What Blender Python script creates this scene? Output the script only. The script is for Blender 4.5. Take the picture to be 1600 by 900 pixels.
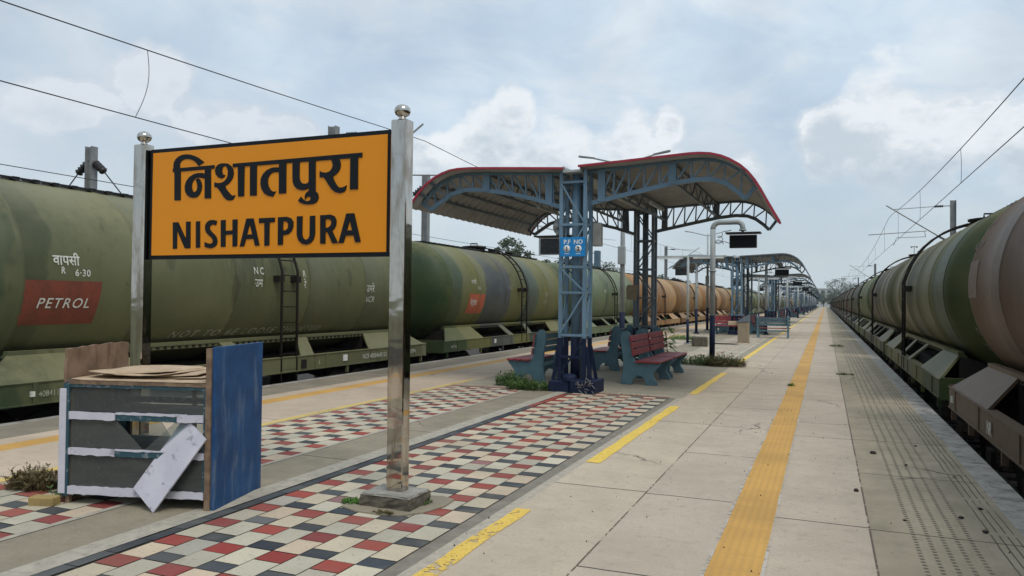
import bpy, bmesh, math, random
from mathutils import Vector, Matrix
random.seed(7)
R=math.radians; PI=math.pi
for o in list(bpy.data.objects): bpy.data.objects.remove(o)
sc=bpy.context.scene; C=sc.collection

# ------------------------------------------------------------ camera
F=1200.0; th=math.atan(490/F); ph=math.atan(19.4/F); al=.0114
f=Vector((-math.sin(th)*math.cos(ph),math.cos(th)*math.cos(ph),math.sin(ph)))
r0=Vector((math.cos(th),math.sin(th),0)); u0=r0.cross(f)
r=r0*math.cos(al)+u0*math.sin(al); u=u0*math.cos(al)-r0*math.sin(al)
cam=bpy.data.cameras.new('camera'); cam.sensor_width=36; cam.lens=36*F/1600; cam.clip_start=.05; cam.clip_end=6000
co=bpy.data.objects.new('camera',cam); C.objects.link(co)
M=Matrix((r,u,-f)).transposed().to_4x4(); M.translation=Vector((0,0,1.6)); co.matrix_world=M
sc.camera=co
# ------------------------------------------------------------ light, sky
SUN_EL,SUN_AZ=R(56),R(128)     # azimuth from +Y towards +X
ld=bpy.data.lights.new('sun','SUN'); ld.energy=1.5; ld.angle=R(24); ld.color=(1,.94,.84)
lo=bpy.data.objects.new('sun',ld); C.objects.link(lo)
sd=Vector((math.sin(SUN_AZ)*math.cos(SUN_EL),math.cos(SUN_AZ)*math.cos(SUN_EL),math.sin(SUN_EL)))
lo.rotation_euler=(-sd).to_track_quat('-Z','Y').to_euler()
sc.view_settings.view_transform='Standard'; sc.view_settings.look='None'; sc.view_settings.exposure=0; sc.view_settings.gamma=1
sc.view_settings.use_curve_mapping=False
try:
    sc.cycles.use_denoising=True; sc.cycles.max_bounces=6; sc.cycles.transparent_max_bounces=8
except Exception: pass

class N:
    """small node-graph helper"""
    def __init__(s,nt): s.nt=nt
    def new(s,t,**k):
        n=s.nt.nodes.new(t)
        for a,b in k.items(): setattr(n,a,b)
        return n
    def link(s,a,b): s.nt.links.new(a,b)
    def inp(s,sock,v):
        if hasattr(v,'is_linked') or isinstance(v,bpy.types.NodeSocket): s.link(v,sock)
        else: sock.default_value=v
    def m(s,op,a,b=0.0,c=0.0,clamp=False):
        n=s.new('ShaderNodeMath',operation=op); n.use_clamp=clamp
        s.inp(n.inputs[0],a); s.inp(n.inputs[1],b); s.inp(n.inputs[2],c); return n.outputs[0]
    def mix(s,fac,a,b):
        n=s.new('ShaderNodeMix',data_type='RGBA'); s.inp(n.inputs[0],fac)
        for i,v in ((6,a),(7,b)):
            if isinstance(v,tuple): v=tuple(v)+(1,) if len(v)==3 else v
            s.inp(n.inputs[i],v)
        return n.outputs[2]
    def noise(s,vec,scale,detail=4,rough=.55,dist=0.0):
        n=s.new('ShaderNodeTexNoise'); n.inputs['Scale'].default_value=scale; n.inputs['Detail'].default_value=detail
        n.inputs['Roughness'].default_value=rough; n.inputs['Distortion'].default_value=dist
        if vec is not None: s.link(vec,n.inputs['Vector'])
        return n.outputs[0]
    def ss(s,v,lo,hi):
        n=s.new('ShaderNodeMapRange',interpolation_type='SMOOTHSTEP'); s.inp(n.inputs[0],v)
        n.inputs[1].default_value=lo; n.inputs[2].default_value=hi; return n.outputs[0]
    def xyz(s,vec):
        n=s.new('ShaderNodeSeparateXYZ'); s.link(vec,n.inputs[0]); return n.outputs
    def comb(s,x,y,z):
        n=s.new('ShaderNodeCombineXYZ')
        for i,v in enumerate((x,y,z)): s.inp(n.inputs[i],v)
        return n.outputs[0]
    def scale(s,vec,v3):
        n=s.new('ShaderNodeVectorMath',operation='MULTIPLY'); s.link(vec,n.inputs[0]); n.inputs[1].default_value=v3; return n.outputs[0]
    def vadd(s,a,b):
        n=s.new('ShaderNodeVectorMath',operation='ADD'); s.inp(n.inputs[0],a); s.inp(n.inputs[1],b); return n.outputs[0]

w=bpy.data.worlds.new('World'); sc.world=w; w.use_nodes=True
nt=w.node_tree; nt.nodes.clear(); g=N(nt)
sky=g.new('ShaderNodeTexSky',sky_type='NISHITA'); sky.sun_disc=False; sky.sun_elevation=SUN_EL; sky.sun_rotation=SUN_AZ
sky.air_density=1.0; sky.dust_density=2.0; sky.ozone_density=2.0
bg1=g.new('ShaderNodeBackground'); bg1.inputs[1].default_value=.10; g.link(sky.outputs[0],bg1.inputs[0])
tc=g.new('ShaderNodeTexCoord'); d=tc.outputs['Generated']
X,Y,Z=g.xyz(d)
az=g.m('MULTIPLY',g.m('ARCTAN2',X,Y),180/PI); el=g.m('MULTIPLY',g.m('ARCSINE',Z),180/PI)
nb=g.noise(g.scale(d,(1,1,1.5)),9,9,.60); nb2=g.noise(g.scale(d,(1,1,1.3)),3.0,5,.55,.3); nf=g.noise(d,26,6,.6)
warp=g.m('SUBTRACT',nb,.5)
# cumulus heads: (azimuth, elevation, half-width, half-height) in degrees
CUM=[(-24.6,10.6,3.3,4.6),(-22.6,13.2,2.0,3.0),(-28.0,9.5,3.0,3.6),(-18.5,9.6,4.2,3.7),(-13.6,11.6,3.0,3.4),(-10.9,12.6,1.6,1.9),(-9.5,9.0,3.8,2.6),(-5.4,9.0,1.8,2.0),
     (3.4,12.0,3.4,4.4),(8.0,10.6,4.2,3.2),(0.2,11.0,2.6,3.0),(12.5,9.8,3.5,3.4),(-47.5,14.0,2.8,2.9),(-43.5,11.5,4.0,2.3),(-39.0,10.5,3,2.6),(-52.5,12.0,5,1.8),
     (24,11,7,5),(38,9,8,5),(-70,12,8,5),(-90,10,9,6)]
fld=None
for a0,e0,ra,re in CUM:
    q=g.m('ADD',g.m('POWER',g.m('DIVIDE',g.m('SUBTRACT',az,a0),ra),2.0),g.m('POWER',g.m('DIVIDE',g.m('SUBTRACT',el,e0),re),2.0))
    q=g.m('SUBTRACT',1.0,q); fld=q if fld is None else g.m('SMOOTH_MAX',fld,q,.25)
fld=g.m('ADD',fld,g.m('MULTIPLY',warp,3.6)); fld=g.m('ADD',fld,g.m('MULTIPLY',g.m('SUBTRACT',nf,.5),.9))
cmask=g.m('MULTIPLY',g.ss(fld,-.05,.62),.93)
base=g.ss(el,5.0,10.5)              # cloud bases dissolve towards the horizon
cmask=g.m('MULTIPLY',cmask,base)
cmask=g.m('MULTIPLY',cmask,g.ss(el,30,20))
deep=g.ss(g.m('ADD',g.m('ADD',fld,g.m('MULTIPLY',g.m('SUBTRACT',g.noise(g.vadd(g.scale(d,(1,1,1.6)),(.03,.01,.045)),13,8,.62),.5),-6.0)),g.m('MULTIPLY',g.m('SUBTRACT',11.5,el),.22)),.2,2.0)
cumcol=g.mix(deep,(.90,.94,.97),(.60,.675,.745))
cumcol=g.mix(g.m('MULTIPLY',g.ss(az,-31,-37),.65),cumcol,(.68,.745,.82))
# thin high veil
veil=g.ss(nb2,.36,.66)
vcol=g.mix(g.ss(g.noise(g.scale(d,(1,1,2.2)),5.5,6,.6,.4),.35,.7),(.60,.735,.87),(.80,.88,.94))
vcol=g.mix(g.m('MULTIPLY',g.ss(az,-32,-60),.5),vcol,(.55,.63,.71))
haz=g.ss(el,13,0)
vcol=g.mix(g.m('MULTIPLY',haz,.85),vcol,(.605,.69,.735))
cov=g.m('MAXIMUM',g.m('ADD',g.m('MULTIPLY',veil,.25),.72),g.m('MULTIPLY',haz,.97))
col=g.mix(cmask,vcol,cumcol)
cov=g.m('MAXIMUM',cov,cmask)
# the cloud sheet overhead is brighter than near the horizon
st=g.m('ADD',1.0,g.m('MULTIPLY',g.ss(el,22,60),.25))
bg2=g.new('ShaderNodeBackground'); g.link(col,bg2.inputs[0]); g.link(st,bg2.inputs[1])
mx=g.new('ShaderNodeMixShader'); g.link(cov,mx.inputs[0]); g.link(bg1.outputs[0],mx.inputs[1]); g.link(bg2.outputs[0],mx.inputs[2])
wo=g.new('ShaderNodeOutputWorld'); g.link(mx.outputs[0],wo.inputs[0])

# ------------------------------------------------------------ materials
MT={}
def newmat(name):
    m=bpy.data.materials.new(name); m.use_nodes=True; nt=m.node_tree; nt.nodes.clear(); g=N(nt)
    b=g.new('ShaderNodeBsdfPrincipled'); o=g.new('ShaderNodeOutputMaterial'); g.link(b.outputs[0],o.inputs[0])
    t=g.new('ShaderNodeTexCoord'); return m,g,b,t,o
def bump(g,b,h,s=.3,dist=.01):
    n=g.new('ShaderNodeBump'); n.inputs['Strength'].default_value=s; n.inputs['Distance'].default_value=dist
    g.link(h,n.inputs['Height']); g.link(n.outputs[0],b.inputs['Normal'])
def paint(name,c,rough=.5,c2=None,sc1=3,metal=0,dirt=(.12,.10,.075),dk=.35,lo=.5,hi=.75,bs=.15,streak=False,spec=.4):
    if name in MT: return MT[name]
    m,g,b,t,o=newmat(name); v=t.outputs['Object']
    if c2 is None: c2=tuple(x*.75 for x in c)
    n1=g.noise(v,sc1,6,.6); n2=g.noise(g.scale(v,(1,1,.18)) if streak else v,sc1*2.7,6,.65)
    col=g.mix(g.ss(n1,.3,.7),c,c2); col=g.mix(g.m('MULTIPLY',g.ss(n2,lo,hi),dk),col,dirt)
    g.link(col,b.inputs['Base Color']); b.inputs['Metallic'].default_value=metal
    b.inputs['Specular IOR Level'].default_value=spec
    g.link(g.m('ADD',rough-.1,g.m('MULTIPLY',n2,.25)),b.inputs['Roughness'])
    bump(g,b,g.noise(v,sc1*12,4),bs,.004)
    MT[name]=m; return m

def concrete(name,c,c2,period,y0,spots=.5,jw=.006,stain=(.14,.125,.10),extra=None,wear=.5,x0=None):
    """poured or slab concrete with cross joints every `period` metres along the platform"""
    m,g,b,t,o=newmat(name); v=t.outputs['Object']; x,y,z=g.xyz(v)
    n0=g.noise(v,.55,5,.6); n1=g.noise(v,2.3,6,.65); n2=g.noise(v,38,4,.75); n3=g.noise(v,11,5,.7)
    col=g.mix(g.ss(n1,.3,.72),c,c2)
    col=g.mix(g.m('MULTIPLY',g.ss(n0,.42,.72),wear),col,tuple(q*.62 for q in c))
    col=g.mix(g.m('MULTIPLY',g.ss(n3,.56,.74),.35),col,stain)
    col=g.mix(g.m('MULTIPLY',g.ss(n2,.56,.68),spots),col,tuple(q*.42 for q in c))
    col=g.mix(g.m('MULTIPLY',g.ss(n2,.42,.32),spots*.5),col,tuple(min(1,q*1.5) for q in c))
    wob=g.m('MULTIPLY',g.m('SUBTRACT',g.noise(v,1.4,3),.5),.05)
    col=g.mix(g.m('MULTIPLY',g.ss(g.noise(v,5.5,8,.78),.50,.66),.28),col,tuple(q*.55 for q in c))
    col=g.mix(g.m('MULTIPLY',g.ss(g.noise(g.scale(v,(1,.25,1)),2.0,6,.7),.54,.72),.30),col,tuple(min(1,q*1.22) for q in c))
    n5=g.noise(v,95,3,.7); col=g.mix(g.m('MULTIPLY',g.ss(n5,.54,.64),spots*.9),col,tuple(q*.5 for q in c))
    col=g.mix(g.m('MULTIPLY',g.ss(g.noise(g.vadd(v,g.comb(7.3,3.1,0.0)),.9,7,.72),.50,.64),.30),col,tuple(q*.68 for q in c))
    # each slab has its own tone
    ym=g.m('DIVIDE',g.m('SUBTRACT',g.m('ADD',y,wob),y0),period)
    wn=g.new('ShaderNodeTexWhiteNoise',noise_dimensions='1D'); g.link(g.m('FLOOR',ym),wn.inputs['W'])
    col=g.mix(g.m('MULTIPLY',wn.outputs[0],.28),col,tuple(q*.66 for q in c))
    fr=g.m('FRACT',ym); dj=g.m('MULTIPLY',g.m('MINIMUM',fr,g.m('SUBTRACT',1.0,fr)),period)
    jn=g.m('MULTIPLY',g.ss(dj,jw*2.2,jw*.6),g.ss(g.noise(v,3.1,2),.28,.4))
    col=g.mix(jn,col,(.055,.048,.04)); h=g.m('SUBTRACT',g.m('MULTIPLY',n3,.5),jn)
    # hairline cracks
    vo=g.new('ShaderNodeTexVoronoi',feature='DISTANCE_TO_EDGE'); vo.inputs['Scale'].default_value=.42
    g.link(g.vadd(v,g.comb(g.m('MULTIPLY',n1,.7),g.m('MULTIPLY',n0,.9),0.0)),vo.inputs['Vector'])
    ck=g.m('MULTIPLY',g.ss(vo.outputs['Distance'],.006,.002),g.ss(g.noise(v,.35,2),.52,.6))
    col=g.mix(g.m('MULTIPLY',ck,.75),col,(.06,.052,.045))
    if extra: col,h=extra(g,v,x,y,col,h)
    g.link(col,b.inputs['Base Color']); b.inputs['Roughness'].default_value=.88; b.inputs['Specular IOR Level'].default_value=.25
    bump(g,b,g.m('ADD',h,g.m('MULTIPLY',n2,.35)),.45,.006); MT[name]=m; return m

def rough_extra(g,v,x,y,col,h):
    """worn warning dots and grooves cast into the strip beside the edge"""
    wx=g.m('ADD',x,g.m('MULTIPLY',g.m('SUBTRACT',g.noise(v,1.2,3),.5),.03))
    fx=g.m('ABSOLUTE',g.m('SUBTRACT',g.m('FRACT',g.m('DIVIDE',wx,.088)),.5))
    fy=g.m('ABSOLUTE',g.m('SUBTRACT',g.m('FRACT',g.m('DIVIDE',y,.062)),.5))
    dot=g.m('MULTIPLY',g.ss(fx,.20,.10),g.ss(fy,.32,.2))
    rng=g.m('MULTIPLY',g.ss(x,.50,.53),g.ss(x,1.01,.98)); dot=g.m('MULTIPLY',dot,rng)
    fx2=g.m('ABSOLUTE',g.m('SUBTRACT',g.m('FRACT',g.m('DIVIDE',wx,.05)),.5))
    ln=g.m('MULTIPLY',g.ss(fx2,.16,.06),g.m('MULTIPLY',g.ss(x,1.06,1.065),g.ss(x,1.235,1.23)))
    fy3=g.m('FRACT',g.m('DIVIDE',y,1.05)); ln=g.m('MULTIPLY',ln,g.m('MULTIPLY',g.ss(fy3,.02,.05),g.ss(fy3,.99,.95)))
    k=g.m('MULTIPLY',g.m('MAXIMUM',dot,ln),g.ss(g.noise(v,.9,4,.7),.28,.50))
    col=g.mix(g.m('MULTIPLY',k,.8),col,(.07,.058,.045))
    # moss-dark damp patches
    col=g.mix(g.m('MULTIPLY',g.ss(g.noise(g.scale(v,(1,.35,1)),1.3,6,.7),.45,.72),.45),col,(.15,.14,.09))
    return col,g.m('SUBTRACT',h,k)

def tactile(name,c):
    m,g,b,t,o=newmat(name); v=t.outputs['Object']; x,y,z=g.xyz(v)
    n1=g.noise(v,1.1,6,.6); n2=g.noise(v,17,5,.7); n4=g.noise(v,70,3,.6)
    fx=g.m('ABSOLUTE',g.m('SUBTRACT',g.m('FRACT',g.m('DIVIDE',x,.052)),.5))
    fy=g.m('ABSOLUTE',g.m('SUBTRACT',g.m('FRACT',g.m('DIVIDE',y,.30)),.5))
    bar=g.m('MULTIPLY',g.ss(fx,.36,.22),g.ss(fy,.47,.44))
    col=g.mix(g.ss(n1,.3,.7),c,tuple(q*.78 for q in c))
    col=g.mix(g.m('MULTIPLY',g.m('SUBTRACT',1.0,bar),.16),col,(.26,.17,.055))
    col=g.mix(g.m('MULTIPLY',g.ss(n2,.56,.72),.35),col,(.25,.20,.12))
    col=g.mix(g.m('MULTIPLY',g.ss(n4,.66,.72),.6),col,(.07,.05,.03))
    g.link(col,b.inputs['Base Color']); b.inputs['Roughness'].default_value=.75
    bump(g,b,bar,.35,.003); MT[name]=m; return m

def chipped(name,c,th=.40,edge=None):
    """road paint flaked away in places: transparent where the flakes are missing"""
    m,g,b,t,o=newmat(name); v=t.outputs['Object']
    n=g.noise(v,16,7,.75); n0=g.noise(v,1.4,3,.6); x,y,z=g.xyz(v)
    a=g.m('ADD',g.m('MULTIPLY',n,.6),g.m('MULTIPLY',n0,.4)); k=g.ss(a,th,th+.03)
    k=g.m('MULTIPLY',k,g.ss(g.noise(v,75,3,.6),.30,.36))
    g.link(g.mix(g.ss(n,.35,.7),c,tuple(q*.8 for q in c)),b.inputs['Base Color']); b.inputs['Roughness'].default_value=.7
    tr=g.new('ShaderNodeBsdfTransparent'); mx=g.new('ShaderNodeMixShader'); g.link(k,mx.inputs[0])
    g.link(tr.outputs[0],mx.inputs[1]); g.link(b.outputs[0],mx.inputs[2]); g.link(mx.outputs[0],o.inputs[0]); MT[name]=m; return m

def tank(name,bands,dust=(.20,.20,.10),dk=.5,rough=.42,grime=(.018,.018,.012)):
    """bands: (metres from tank centre along its length, colour) - patched repaints"""
    m,g,b,t,o=newmat(name); v=t.outputs['Object']; x,y,z=g.xyz(v)
    yy=g.m('ADD',y,g.m('MULTIPLY',g.m('SUBTRACT',g.noise(v,.55,4,.6),.5),.9))
    yy=g.m('ADD',yy,g.m('MULTIPLY',g.m('SUBTRACT',g.noise(v,3.5,4,.6),.5),.10))
    cr=g.new('ShaderNodeValToRGB'); cr.color_ramp.interpolation='LINEAR'
    g.link(g.m('DIVIDE',g.m('ADD',yy,6.0),12.0),cr.inputs[0]); e=cr.color_ramp.elements
    first=True; pts=[]
    for i,(p,c) in enumerate(bands):
        pts.append((p,c)); 
        if i+1<len(bands): pts.append((bands[i+1][0]-.05,c))
    e[0].position=(pts[0][0]+6)/12; e[0].color=tuple(pts[0][1])+(1,)
    e[1].position=.9999; e[1].color=tuple(bands[-1][1])+(1,)
    for p,c in pts[1:]:
        q=e.new(min(.999,max(0,(p+6)/12))); q.color=tuple(c)+(1,)
    col=cr.outputs[0]
    n1=g.noise(v,.8,7,.62); n2=g.noise(g.scale(v,(1,1,.12)),6,7,.7); n3=g.noise(v,4,7,.72); n4=g.noise(v,26,5,.65)
    ge=g.new('ShaderNodeNewGeometry'); nx,ny,nz=g.xyz(ge.outputs['Normal'])
    col=g.mix(g.m('MULTIPLY',g.ss(n1,.35,.68),.38),col,g.mix(.5,col,dust))
    col=g.mix(g.m('MULTIPLY',g.ss(n2,.52,.78),dk),col,grime)
    drip=g.m('MULTIPLY',g.ss(g.noise(g.scale(v,(1,1,.08)),9,5,.7),.42,.62),g.ss(g.m('ABSOLUTE',g.m('ADD',y,.55)),1.5,.1))
    drip=g.m('MULTIPLY',drip,g.ss(z,1.2,2.6)); col=g.mix(g.m('MULTIPLY',drip,.6),col,grime)
    sp=g.noise(g.scale(v,(1,1,.6)),2.6,2,.5); col=g.mix(g.m('MULTIPLY',g.ss(sp,.66,.72),.32),col,grime)
    seam=None
    for s_ in (-3.1,-1.05,1.05,3.1):
        q_=g.ss(g.m('ABSOLUTE',g.m('SUBTRACT',y,s_)),.045,.012); seam=q_ if seam is None else g.m('MAXIMUM',seam,q_)
    col=g.mix(g.m('MULTIPLY',seam,g.m('MULTIPLY',g.ss(n3,.3,.6),.55)),col,(.05,.035,.02))
    rs=g.m('MULTIPLY',g.ss(g.noise(g.scale(v,(1,3.5,.10)),7,4,.7),.60,.74),g.ss(g.noise(v,.45,3),.42,.6)); col=g.mix(g.m('MULTIPLY',rs,.45),col,(.085,.05,.025))
    top=g.ss(g.m('ADD',nz,g.m('MULTIPLY',g.m('SUBTRACT',n3,.5),.9)),.35,.95)
    col=g.mix(g.m('MULTIPLY',top,.5),col,dust)
    col=g.mix(g.m('MULTIPLY',g.ss(n3,.62,.72),.45),col,grime)
    col=g.mix(g.m('MULTIPLY',g.ss(n3,.35,.27),.4),col,dust)
    col=g.mix(g.m('MULTIPLY',g.ss(n4,.64,.72),.35),col,grime)
    g.link(col,b.inputs['Base Color']); g.link(g.m('ADD',rough,g.m('MULTIPLY',n3,.25)),b.inputs['Roughness'])
    b.inputs['Specular IOR Level'].default_value=.3
    bump(g,b,g.m('ADD',n4,g.m('MULTIPLY',n1,2.0)),.12,.01); MT[name]=m; return m

def dark_joint(): chipped('joint_rust',(.13,.09,.065),.465)
def glassy(name,c,alpha,rough=.08):
    m,g,b,t,o=newmat(name); v=t.outputs['Object']
    n=g.noise(v,5,6,.65); g.link(g.mix(n,c,tuple(q*.6 for q in c)),b.inputs['Base Color']); b.inputs['Roughness'].default_value=rough
    tr=g.new('ShaderNodeBsdfTransparent'); tr.inputs[0].default_value=(.85,.9,.9,1); mx=g.new('ShaderNodeMixShader')
    g.link(g.m('ADD',alpha-.12,g.m('MULTIPLY',n,.3)),mx.inputs[0]); g.link(tr.outputs[0],mx.inputs[1]); g.link(b.outputs[0],mx.inputs[2]); g.link(mx.outputs[0],o.inputs[0]); MT[name]=m; return m

paint('steel_blue',(.135,.225,.31),.45,(.11,.19,.26),2,dk=.3)
paint('steel_grey',(.16,.20,.235),.5,(.12,.155,.19),2,dk=.3)
paint('navy',(.005,.011,.036),.6,(.007,.014,.042),3,dirt=(.03,.034,.042),dk=.3,spec=.25)
paint('trim_red',(.34,.02,.045),.45,(.26,.018,.035),3)
paint('bench_teal',(.10,.19,.225),.6,(.075,.15,.185),4,dk=.3)
paint('bench_red',(.34,.034,.042),.5,(.25,.03,.036),6,dirt=(.38,.26,.24),dk=.55)
paint('pole_grey',(.40,.43,.43),.45,(.33,.36,.36),3)
paint('galv',(.33,.35,.36),.5,(.24,.26,.27),4,metal=.3,dk=.4,streak=True)
paint('roof_sheet',(.36,.37,.37),.5,(.27,.275,.27),1.2,dirt=(.20,.14,.09),dk=.4,streak=False)
paint('dark_metal',(.018,.018,.02),.5,dk=.3)
paint('black_steel',(.012,.011,.010),.75,(.020,.016,.012),2,dirt=(.035,.024,.016),dk=.4,spec=.2)
paint('mast_grey',(.26,.27,.27),.6,(.19,.20,.20),3)
paint('wire',(.03,.03,.032),.5)
paint('insulator',(.03,.028,.028),.3)
paint('board_black',(.012,.014,.016),.25,dk=.2)
paint('box_grey',(.38,.37,.34),.5)
paint('tan_box',(.34,.27,.185),.6,(.28,.22,.15),5)
paint('sign_cyan',(.005,.22,.55),.35,(.004,.20,.50),4,dk=.15)
paint('white_paint',(.75,.76,.74),.5,dk=.25)
paint('stencil',(.66,.67,.60),.7,(.50,.51,.45),9,dirt=(.14,.15,.09),dk=.5,lo=.5,hi=.7)
paint('stencil_faint',(.42,.43,.33),.7,(.26,.27,.19),9,dirt=(.09,.10,.05),dk=.7,lo=.45,hi=.65)
paint('ply_brown',(.27,.18,.12),.8,(.17,.11,.07),5,dirt=(.05,.03,.02),dk=.7,streak=True)
paint('ply_edge',(.26,.18,.115),.85,(.12,.075,.05),9,dk=.5)
paint('blue_board',(.012,.075,.205),.55,(.008,.045,.135),4,dirt=(.17,.22,.27),dk=.5,lo=.50,hi=.70,streak=True)
paint('lilac',(.58,.57,.63),.6,(.50,.49,.56),5,dirt=(.10,.10,.12),dk=.45,lo=.6,hi=.66)
paint('teal_trim',(.025,.075,.10),.5,(.02,.065,.085),8,dirt=(.3,.32,.34),dk=.5,lo=.55,hi=.62)
paint('dusty_board',(.20,.20,.185),.7,(.085,.09,.09),5,dk=.5)
paint('cardboard',(.55,.42,.29),.9,(.42,.31,.20),5,dk=.3)
paint('cement',(.33,.315,.28),.9,(.24,.225,.195),8,dk=.5,bs=.5)
paint('mossy_cement',(.13,.115,.085),.95,(.07,.06,.045),12,dirt=(.03,.03,.02),dk=.7,bs=.6)
paint('brick_yellow',(.36,.26,.10),.9)
paint('grey_curb',(.245,.22,.175),.9,(.18,.162,.13),6,dk=.4,bs=.5)
paint('white_curb',(.44,.40,.325),.9,(.33,.30,.245),7,dirt=(.12,.11,.09),dk=.55,bs=.5)
paint('edge_white',(.40,.375,.33),.85,(.30,.28,.245),2.2,dirt=(.13,.12,.10),dk=.75,lo=.45,hi=.65,bs=.5)
paint('ballast',(.06,.052,.045),.95,(.028,.024,.02),7,dk=.5,bs=1)
paint('soil',(.17,.15,.10),.95,(.10,.12,.05),.4,dk=.3)
paint('bark',(.10,.08,.06),.9)
paint('stone_dark',(.04,.035,.03),.9)
paint('building_white',(.55,.55,.53),.8,(.45,.45,.43),.3)
paint('window_dark',(.05,.06,.07),.3)
paint('grout',(.11,.095,.075),.95,(.06,.052,.042),9,bs=.5)
def leafmat(name,c,c2):
    m,g,b,t,o=newmat(name); v=t.outputs['Object']; ge=g.new('ShaderNodeNewGeometry')
    g.link(g.mix(ge.outputs['Random Per Island'],c,c2),b.inputs['Base Color']); b.inputs['Roughness'].default_value=.65
    tl=g.new('ShaderNodeBsdfTranslucent'); g.link(g.mix(.3,c,c2),tl.inputs[0]); mx=g.new('ShaderNodeMixShader'); mx.inputs[0].default_value=.25
    g.link(b.outputs[0],mx.inputs[1]); g.link(tl.outputs[0],mx.inputs[2]); g.link(mx.outputs[0],o.inputs[0]); MT[name]=m
leafmat('leaf',(.045,.085,.025),(.09,.135,.045)); leafmat('leaf_far',(.06,.085,.045),(.10,.125,.07))
leafmat('leaf_bright',(.07,.19,.02),(.13,.28,.04)); leafmat('leaf_dry',(.20,.14,.06),(.11,.10,.04)); leafmat('leaf_weed',(.055,.125,.022),(.12,.19,.045))
# mirror-polished stainless steel, patchy roughness; brown reflections painted into the colour as noise
m,g,b,t,o=newmat('stainless'); v=t.outputs['Object']; n=g.noise(g.scale(v,(6,6,1.2)),2.2,6,.65)
g.link(g.mix(g.ss(n,.42,.7),(.53,.50,.455),(.34,.29,.235)),b.inputs['Base Color']); b.inputs['Metallic'].default_value=1
g.link(g.m('ADD',.05,g.m('MULTIPLY',g.ss(n,.5,.8),.22)),b.inputs['Roughness']); bump(g,b,g.noise(g.scale(v,(1,1,2)),2.5,2),.10,.02); MT['stainless']=m
# sign yellow
m,g,b,t,o=newmat('sign_yellow'); v=t.outputs['Object']; n=g.noise(v,1.1,5,.5)
g.link(g.mix(n,(.76,.275,.002),(.69,.245,.002)),b.inputs['Base Color']); b.inputs['Roughness'].default_value=.38; b.inputs['Specular IOR Level'].default_value=.35; MT['sign_yellow']=m
paint('mortar_white',(.47,.41,.33),.9,(.36,.32,.26),14,dk=.5,bs=.5)
paint('sign_black',(.006,.009,.013),.5,(.005,.008,.011),3,dk=.04,spec=.2)
# paving tiles: tint per tile from a colour attribute
m,g,b,t,o=newmat('tiles'); v=t.outputs['Object']; at=g.new('ShaderNodeAttribute'); at.attribute_name='tint'
n1=g.noise(v,9,6,.7); n2=g.noise(v,1.1,5,.6); n3=g.noise(v,50,3,.6); c=at.outputs['Color']
c=g.mix(g.m('MULTIPLY',g.ss(n2,.35,.68),.55),c,g.mix(.55,c,(.20,.18,.14))); c=g.mix(g.m('MULTIPLY',g.ss(n1,.55,.75),.5),c,g.mix(.6,c,(.16,.14,.11)))
c=g.mix(g.m('MULTIPLY',g.ss(n3,.60,.7),.5),c,(.13,.11,.085)); c=g.mix(g.m('MULTIPLY',g.ss(g.noise(v,.7,4,.7),.52,.75),.4),c,(.34,.30,.23))
g.link(c,b.inputs['Base Color']); b.inputs['Roughness'].default_value=.7; b.inputs['Specular IOR Level'].default_value=.3; bump(g,b,n1,.25,.004); MT['tiles']=m
concrete('conc_a',(.57,.475,.36),(.49,.41,.315),3.9,2.55)
concrete('conc_b',(.555,.465,.36),(.48,.405,.32),1.93,.62)
concrete('conc_c',(.55,.46,.355),(.47,.395,.31),3.87,2.22)
concrete('conc_rough',(.44,.37,.265),(.33,.28,.20),1.97,.15,spots=.35,extra=rough_extra,wear=.5)
concrete('conc_mid',(.36,.31,.225),(.235,.205,.15),1.75,1.2,spots=.5,wear=.7)
concrete('conc_left',(.58,.46,.345),(.49,.39,.295),3.6,1.0)
concrete('conc_left_rough',(.31,.265,.20),(.22,.19,.145),2.2,1.0,spots=.5,wear=.6)
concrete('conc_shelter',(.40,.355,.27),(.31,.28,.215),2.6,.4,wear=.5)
tactile('tactile',(.64,.355,.085))
chipped('yellow_paint',(.84,.58,.10),.395); chipped('yellow_worn',(.80,.54,.10),.445)

OL=(.108,.116,.056)
tank('tank_olive',[(-6,(.03,.05,.022)),(-5.0,(.065,.078,.036)),(-4.5,OL),(4.2,(.105,.11,.05)),(5.45,(.16,.165,.10))],dust=(.26,.235,.125),dk=.3)
tank('tank_camouflage',[(-6,(.022,.045,.016)),(-5.0,(.035,.06,.018)),(-4.2,(.115,.115,.032)),(-2.6,(.042,.05,.055)),(-1.5,(.06,.068,.072)),(-.6,(.115,.118,.036)),(.7,(.032,.055,.042)),(1.7,(.06,.085,.05)),(2.1,(.115,.115,.036)),(4.5,(.05,.07,.03))],dust=(.20,.185,.08),dk=.42)
tank('tank_pale_green',[(-6,(.045,.07,.035)),(-4.6,(.12,.155,.08)),(-.9,(.09,.12,.06)),(-.5,(.135,.17,.09)),(4,(.12,.15,.08))],dust=(.22,.23,.14),dk=.3)
tank('tank_orange',[(-6,(.26,.13,.05)),(-2.5,(.33,.165,.065)),(2.0,(.28,.145,.055)),(2.4,(.34,.20,.085))],dust=(.40,.26,.13),dk=.35)
tank('tank_brown',[(-6,(.17,.09,.035)),(-3.5,(.28,.16,.06)),(1.0,(.21,.12,.045)),(1.4,(.31,.19,.08))],dust=(.36,.24,.12),dk=.45)
tank('tank_ochre',[(-6,(.17,.12,.035)),(-3,(.22,.16,.05)),(2,(.17,.13,.05))],dust=(.26,.21,.10),dk=.4)
tank('tank_yellow_green',[(-6,(.06,.08,.03)),(-4,(.13,.15,.05)),(3,(.11,.13,.045))],dust=(.2,.2,.1),dk=.4)
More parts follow.
